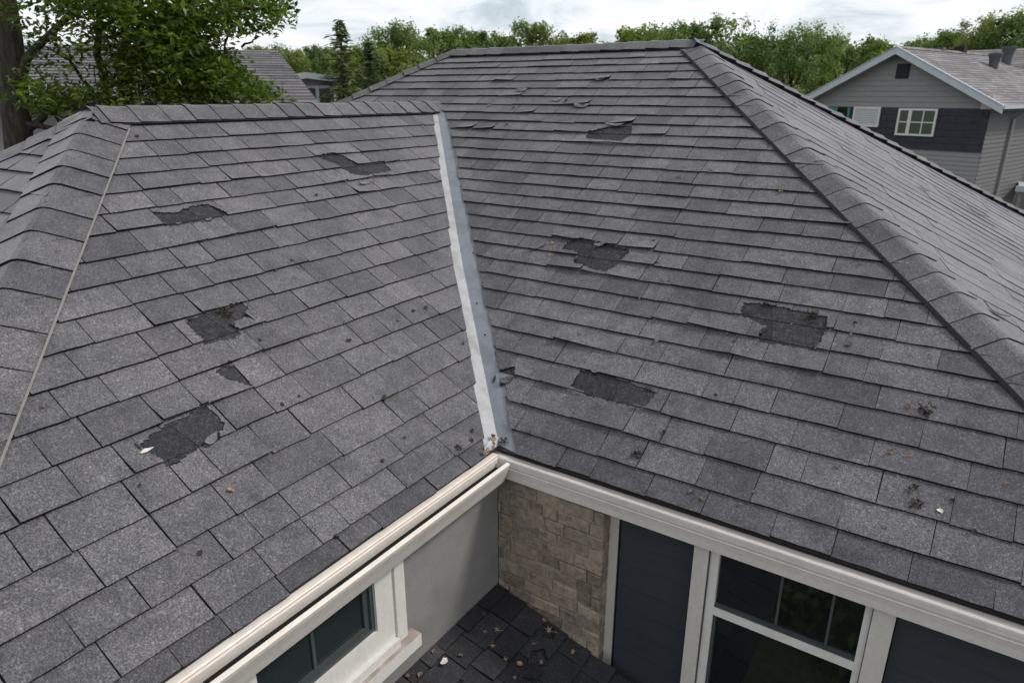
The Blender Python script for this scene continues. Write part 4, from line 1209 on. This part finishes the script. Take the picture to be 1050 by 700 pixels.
for k in range(26):
    a0 = random.uniform(-68, -53); d0 = random.uniform(9.3, 10.6); z0 = random.uniform(1.4, 3.0)
    limb([AP(a0, d0, z0), AP(a0 + random.uniform(-1.5, 2.5), d0 - .3, z0 + random.uniform(-.1, .5)), AP(a0 + random.uniform(-2, 4), d0 - .5, z0 + random.uniform(-.2, .6))], .016)
tr.v = [(v[0] - BT.x, v[1] - BT.y, v[2] - BT.z) for v in tr.v]
obj('trunk', tr, ['bark'], bt, True)
cl = [(-66.5, .096, 4.06, .025, 260), (-64.5, .093, 2.03, .02, 170), (-62.3, .095, 2.03, .03, 420), (-59.4, .092, 2.61, .03, 800), (-56.1, .095, 2.61, .03, 800), (-53.4, .094, 1.9, .022, 420), (-51.5, .087, 1.15, .015, 130), (-51.0, .100, 1.1, .013, 120), (-60.8, .065, 2.03, .022, 420), (-58.2, .056, 2.5, .025, 700), (-56.2, .062, 1.5, .02, 300), (-60.0, .022, 2.7, .022, 620), (-57.0, .023, 2.32, .025, 700), (-54.9, .008, 2.0, .018, 520), (-53.0, .003, 1.3, .010, 200), (-55.4, .033, 1.2, .010, 170), (-58.4, -.006, 2.9, .014, 600), (-62.6, -.006, 2.32, .014, 300), (-65.7, -.004, 2.32, .012, 260), (-66.9, .018, 1.16, .010, 60), (-64.5, .033, 1.1, .008, 50), (-66.2, .057, .81, .012, 50), (-63.7, .060, 1.0, .008, 50), (-51.9, -.008, .7, .005, 45), (-54.2, .027, .7, .007, 60), (-61.6, .034, 1.0, .015, 120), (-54.2, .074, 1.1, .008, 100)]
crn = MB()
for az, sl_, ra, rs, n_ in cl:
    sprigs = []
    for k in range(max(4, n_ // 20)):
        v = rv(); sprigs.append((az + v.x * ra, sl_ + v.y * rs, 9.7 + v.z * 1.1))
    for k in range(int(n_ * 1.9)):
        a, q, d = random.choice(sprigs); v = rv()
        dd = d + v.z * .22
        p = AP(a, dd, CAM.z + q * dd) + Vector((v.x * .22, v.y * .22, v.z * .16))
        nrm = Vector((0, 0, 1)) + rv() * 1.1
        leafq(crn, p, random.uniform(.055, .115), nrm, min(1, max(0, random.gauss(.42, .3))), 0, .5, .3)
for k in range(5200):     # the crown above the frame
    v = rv(); p = AP(-62, 11.5, 6.0) + Vector((v.x * 4.6, v.y * 4.6, v.z * 2.9))
    leafq(crn, p, random.uniform(.16, .26), Vector((0, 0, 1)) + rv(), random.random(), 0, .6, .3)
crn.v = [(v[0] - BT.x, v[1] - BT.y, v[2] - BT.z) for v in crn.v]
obj('crown', crn, ['leaf_near'], bt)

# ------------------------------------------------------------------ litter on the roofs
random.seed(91)
def leaf_bit(mat, seed):
    random.seed(seed); mb = MB(); n_ = 7
    rim = [Vector((math.cos(6.283 * i / n_) * random.uniform(.35, .6), math.sin(6.283 * i / n_) * random.uniform(.2, .42), random.uniform(.02, .4))) for i in range(n_)]
    c = Vector((0, 0, .08))
    for i in range(n_):
        mb.face([c, rim[i], rim[(i + 1) % n_]])
        mb.face([c - Vector((0, 0, .06)), rim[(i + 1) % n_] - Vector((0, 0, .06)), rim[i] - Vector((0, 0, .06))])
        mb.face([rim[i], rim[i] - Vector((0, 0, .06)), rim[(i + 1) % n_] - Vector((0, 0, .06)), rim[(i + 1) % n_]])
    return mb.mesh('leaf_fragment', [mat])
bits = [leaf_bit('dry', 1), leaf_bit('dry', 2), leaf_bit('drydark', 3), leaf_bit('drydark', 4), leaf_bit('tan', 5)]
def star_leaf(mat, seed):
    random.seed(seed); mb = MB(); pts = []
    L_ = [.28, .75, .35, 1.0, .35, 1.15, .35, 1.0, .35, .75, .28, .45]
    for i, l in enumerate(L_):
        a = -2.6 + i * 5.2 / 11; pts.append(Vector((math.cos(a) * l * .5, math.sin(a) * l * .5, random.uniform(0, .14) + .12 * (l > .5))))
    for i in range(len(pts)):
        mb.face([Vector((0, 0, .03)), pts[i], pts[(i + 1) % len(pts)]])
    mb.box((-.75, -.02, .0), (0, .02, .03))
    return mb.mesh('dry_leaf', [mat])
stars = [star_leaf('tan', 1), star_leaf('tan', 2), star_leaf('dry', 3)]
def drop(mesh, sl, s, t, size, label, cat, group=None, h=.014, name='leaf_fragment', flat=1.0):
    o = link(name, mesh, None, label=label, category=cat)
    if group: o['group'] = group
    q = sl.n.to_track_quat('Z', 'Y').to_matrix() @ Matrix.Rotation(random.uniform(0, 6.28), 3, 'Z')
    P = sl.P(s, t, h)
    o.matrix_world = Matrix.Translation(P) @ q.to_4x4() @ Matrix.Diagonal((size, size, size * flat, 1))
    return o
DM_ = [(-.522, 1.762, 3), (.226, 1.936, 4), (.145, 2.665, 4), (-.481, 1.635, 3), (.489, 1.559, 3), (.347, 1.718, 4), (.359, 1.354, 3), (1.118, 1.479, 3), (1.063, 1.357, 3), (.094, .949, 4), (.609, 1.027, 4), (.997, 1.188, 3), (1.059, 1.15, 3), (.588, .835, 3), (1.331, 1.354, 3), (1.657, 1.349, 3), (1.655, 1.442, 3), (1.658, 1.273, 5), (.934, 2.572, 3), (1.585, 1.939, 3), (-2.235, 3.612, 3), (-1.93, 3.583, 3), (-1.391, 3.713, 3), (-1.845, 3.296, 4), (.361, 2.75, 4), (.899, .4, 5), (.773, .182, 3), (1.168, .105, 5), (1.233, .081, 4), (1.415, .121, 3), (1.453, .203, 3), (.428, .026, 3), (.146, .162, 5), (.345, .359, 3), (1.082, .726, 3), (2.014, .93, 5), (1.988, .634, 4), (2.068, .639, 4), (1.785, .483, 4), (2.273, .449, 4), (2.461, .619, 4), (2.371, .33, 4), (2.04, .222, 3)]
DL_ = [(-1.733, .357, 5), (-1.688, 1.068, 3), (-1.874, 1.312, 4), (-1.754, .763, 3), (-1.015, 1.187, 3), (-.944, .848, 4), (-.773, 1.279, 4), (-.673, 1.278, 4), (-.309, 1.75, 3), (-.154, 1.797, 3), (-.279, 1.074, 5), (.163, 1.085, 4), (.341, 1.11, 4), (.455, 1.097, 4), (.508, 2.363, 3), (.466, .728, 3), (-.396, .621, 5), (-.486, .35, 3), (-.829, .854, 3), (-.065, .173, 4), (-.128, .126, 4), (-.711, .298, 4), (-1.202, .094, 4), (-.387, 3.181, 3)]
for sl, data, nm in ((SM, DM_, 'main'), (SL, DL_, 'wing')):
    for i, (s, t, px) in enumerate(data):
        d = (sl.P(s, t) - CAM).length
        drop(bits[random.choice((0, 1, 1, 0, 2, 3, 1, 0, 4))] if nm == 'main' else bits[random.choice((2, 3, 2, 3, 0))], sl, s, t, px * 1.35 * d / 710,
             'small dry leaf fragment lying on the shingles of the main roof slope' if nm == 'main' else 'small dark leaf fragment lying on the shingles of the wing roof slope',
             'leaf fragment', 'leaf fragments scattered on the %s roof slope' % nm, flat=1.25)
drop(bits[4], SL, -1.456, .548, .035, 'curled brown leaf on the lower wing slope below the largest bare patch', 'leaf', name='dry_leaf')
o = link('pale_chip', leaf_bit('pale', 15), None, label='pale cream chip at the left corner of the lowest bare patch on the wing roof', category='chip')
o.matrix_world = Matrix.Translation(SL.P(-1.641, .905, .016)) @ SL.n.to_track_quat('Z', 'Y').to_matrix().to_4x4() @ Matrix.Diagonal((.055, .03, .03, 1))
o = link('pale_leaf', leaf_bit('pale', 16), None, label='pale grey leaf scrap near the main gutter under the twig clump', category='leaf')
o.matrix_world = Matrix.Translation(SM.P(2.235, .385, .014)) @ SM.n.to_track_quat('Z', 'Y').to_matrix().to_4x4() @ Matrix.Diagonal((.03, .035, .02, 1))
def clump(sl, s, t, size, label, seed, name='twig_clump'):
    random.seed(seed); mb = MB()
    for k in range(16):
        a = Vector((random.uniform(-.5, .5), random.uniform(-.5, .5), random.uniform(0, .25))); v = rv() * .45; v.z = abs(v.z) * .4
        mb.tube([a, a + v * .5 + rv() * .05, a + v], [.035, .03, .015], 5)
    for k in range(14):
        leafq(mb, Vector((random.uniform(-.4, .4), random.uniform(-.4, .4), random.uniform(.05, .3))), .35, rv() + Vector((0, 0, .6)), .5, 0, .7, .5)
    o = link(name, mb.mesh(name, ['drydark']), None, label=label, category='twig clump')
    o.matrix_world = Matrix.Translation(sl.P(s, t, .014)) @ sl.n.to_track_quat('Z', 'Y').to_matrix().to_4x4() @ Matrix.Diagonal((size * .75, size * .75, size * .75, 1))
clump(SM, 2.098, .922, .10, 'largest clump of dark twigs and leaves, on the right of the main slope', 1)
clump(SM, 2.138, .383, .075, 'dark clump of rotten leaves beside the pale leaf scrap near the main gutter', 2)
clump(SM, .814, .223, .075, 'dark clump of leaves on the main slope just above the gutter and brick pier', 3)
clump(SM, 1.426, 1.434, .10, 'black leaf clump inside the right-hand bare patch of the main slope', 4)
clump(SL, -.819, 1.53, .10, 'dark leaf clump inside the upper middle bare patch of the wing slope', 5)
clump(SL, -.248, .13, .06, 'dark clump of leaves by the wing eave close to the valley', 6)
clump(SM, .02, .05, .07, 'brown leaf clump caught at the foot of the metal valley', 7)
clump(SM, 2.117, .466, .06, 'thin line of twigs along a shingle edge above the rotten leaf clump', 8)
# porch leaves
PL = [(.423, -.078, .085, 0, 'largest tan star-shaped leaf on the dark porch roof by the brick pier'), (.362, -.035, .06, 1, 'tan star-shaped leaf against the bottom of the brick pier'), (.155, -.376, .06, 2, 'brown lobed leaf in the middle of the dark porch roof'), (.2, -.308, .065, 1, 'tan lobed leaf beside the brown leaf on the porch roof'), (.24, -.415, .06, 0, 'tan leaf below the other two in the middle of the porch roof'), (.405, -.222, .05, 2, 'small brown leaf under the largest star leaf on the porch roof'), (-.003 + .03, -.9, .05, 2, 'brown leaf against the foot of the stucco wall'), (.958, .0 - .03, .05, 1, 'tan leaf at the foot of the dark siding panel')]
for x, y, sz, k, lb in PL:
    drop(stars[k], SP, y, (PX - x) * nP, sz * .8, lb, 'leaf', None, .022, 'dry_leaf')
for x, y in ((.341, -.432), (.028, -.691), (.415, -.401), (.442, -.492), (.068, -.852), (.082, -.285), (.3, -.36), (.5, -.3), (.6, -.1), (.15, -.6), (.25, -.7)):
    drop(bits[random.choice((0, 2, 4))], SP, y, (PX - x) * nP, random.uniform(.025, .045), 'small brown leaf fragment on the dark porch roof', 'leaf fragment', 'leaf fragments on the porch roof', .022)
o = link('pale_chip', leaf_bit('pale', 17), None, label='white scrap on the dark porch roof beside the stucco wall', category='chip')
o.matrix_world = Matrix.Translation(SP.P(-.702, (PX - .109) * nP, .024)) @ SP.n.to_track_quat('Z', 'Y').to_matrix().to_4x4() @ Matrix.Diagonal((.055, .06, .03, 1))
for q, (s_, t_) in enumerate(((-.02, .03), (.0, .05), (-.05, .012), (.015, .07), (-.1, .018), (-.14, .02))):
    drop(bits[(0, 4, 1, 3, 4, 0)[q]], SL, s_, t_, random.uniform(.028, .045), 'dry leaf fragment in the little heap at the valley outlet above the gutter corner', 'leaf fragment', 'leaf fragments heaped at the valley outlet', .026)
# fine crumbs nobody could count
random.seed(17)
mb = MB()
for k in range(420):
    if random.random() < .68:
        sl, s, t = SM, random.uniform(-2.5, 2.6), random.uniform(.05, 4.2) ** 1.0
        z = t * zt
        if s < -z / tL + .25 or s > xb + (HM - z) / tR - .25: continue
        if random.random() < .35: s = -z / tL + .2 + abs(random.gauss(0, .25))
    else:
        sl, t = SL, random.uniform(.05, 3.2); s = random.uniform(-2.0, 3)
        lo_, hi_ = rngL(t, 0)
        random.seed(1000 + k)
        if s < lo_ + .3 or s > hi_ - .05: continue
    r = random.uniform(.0025, .006)
    c = sl.P(s, t, .012 + r)
    mb.face([c + rv() * r * 1.6, c + rv() * r * 1.6, c + rv() * r * 1.6, c + rv() * r], random.choice((0, 1, 1)))
    mb.face([c + rv() * r * 1.6, c + rv() * r * 1.6, c + rv() * r * 1.6], random.choice((0, 1)))
obj('leaf_crumbs', mb, ['dry', 'drydark'], kind='stuff')
print('TRIS', sum(len(o.data.polygons) for o in scene.objects if o.type == 'MESH'), 'OBJS', len(scene.objects))
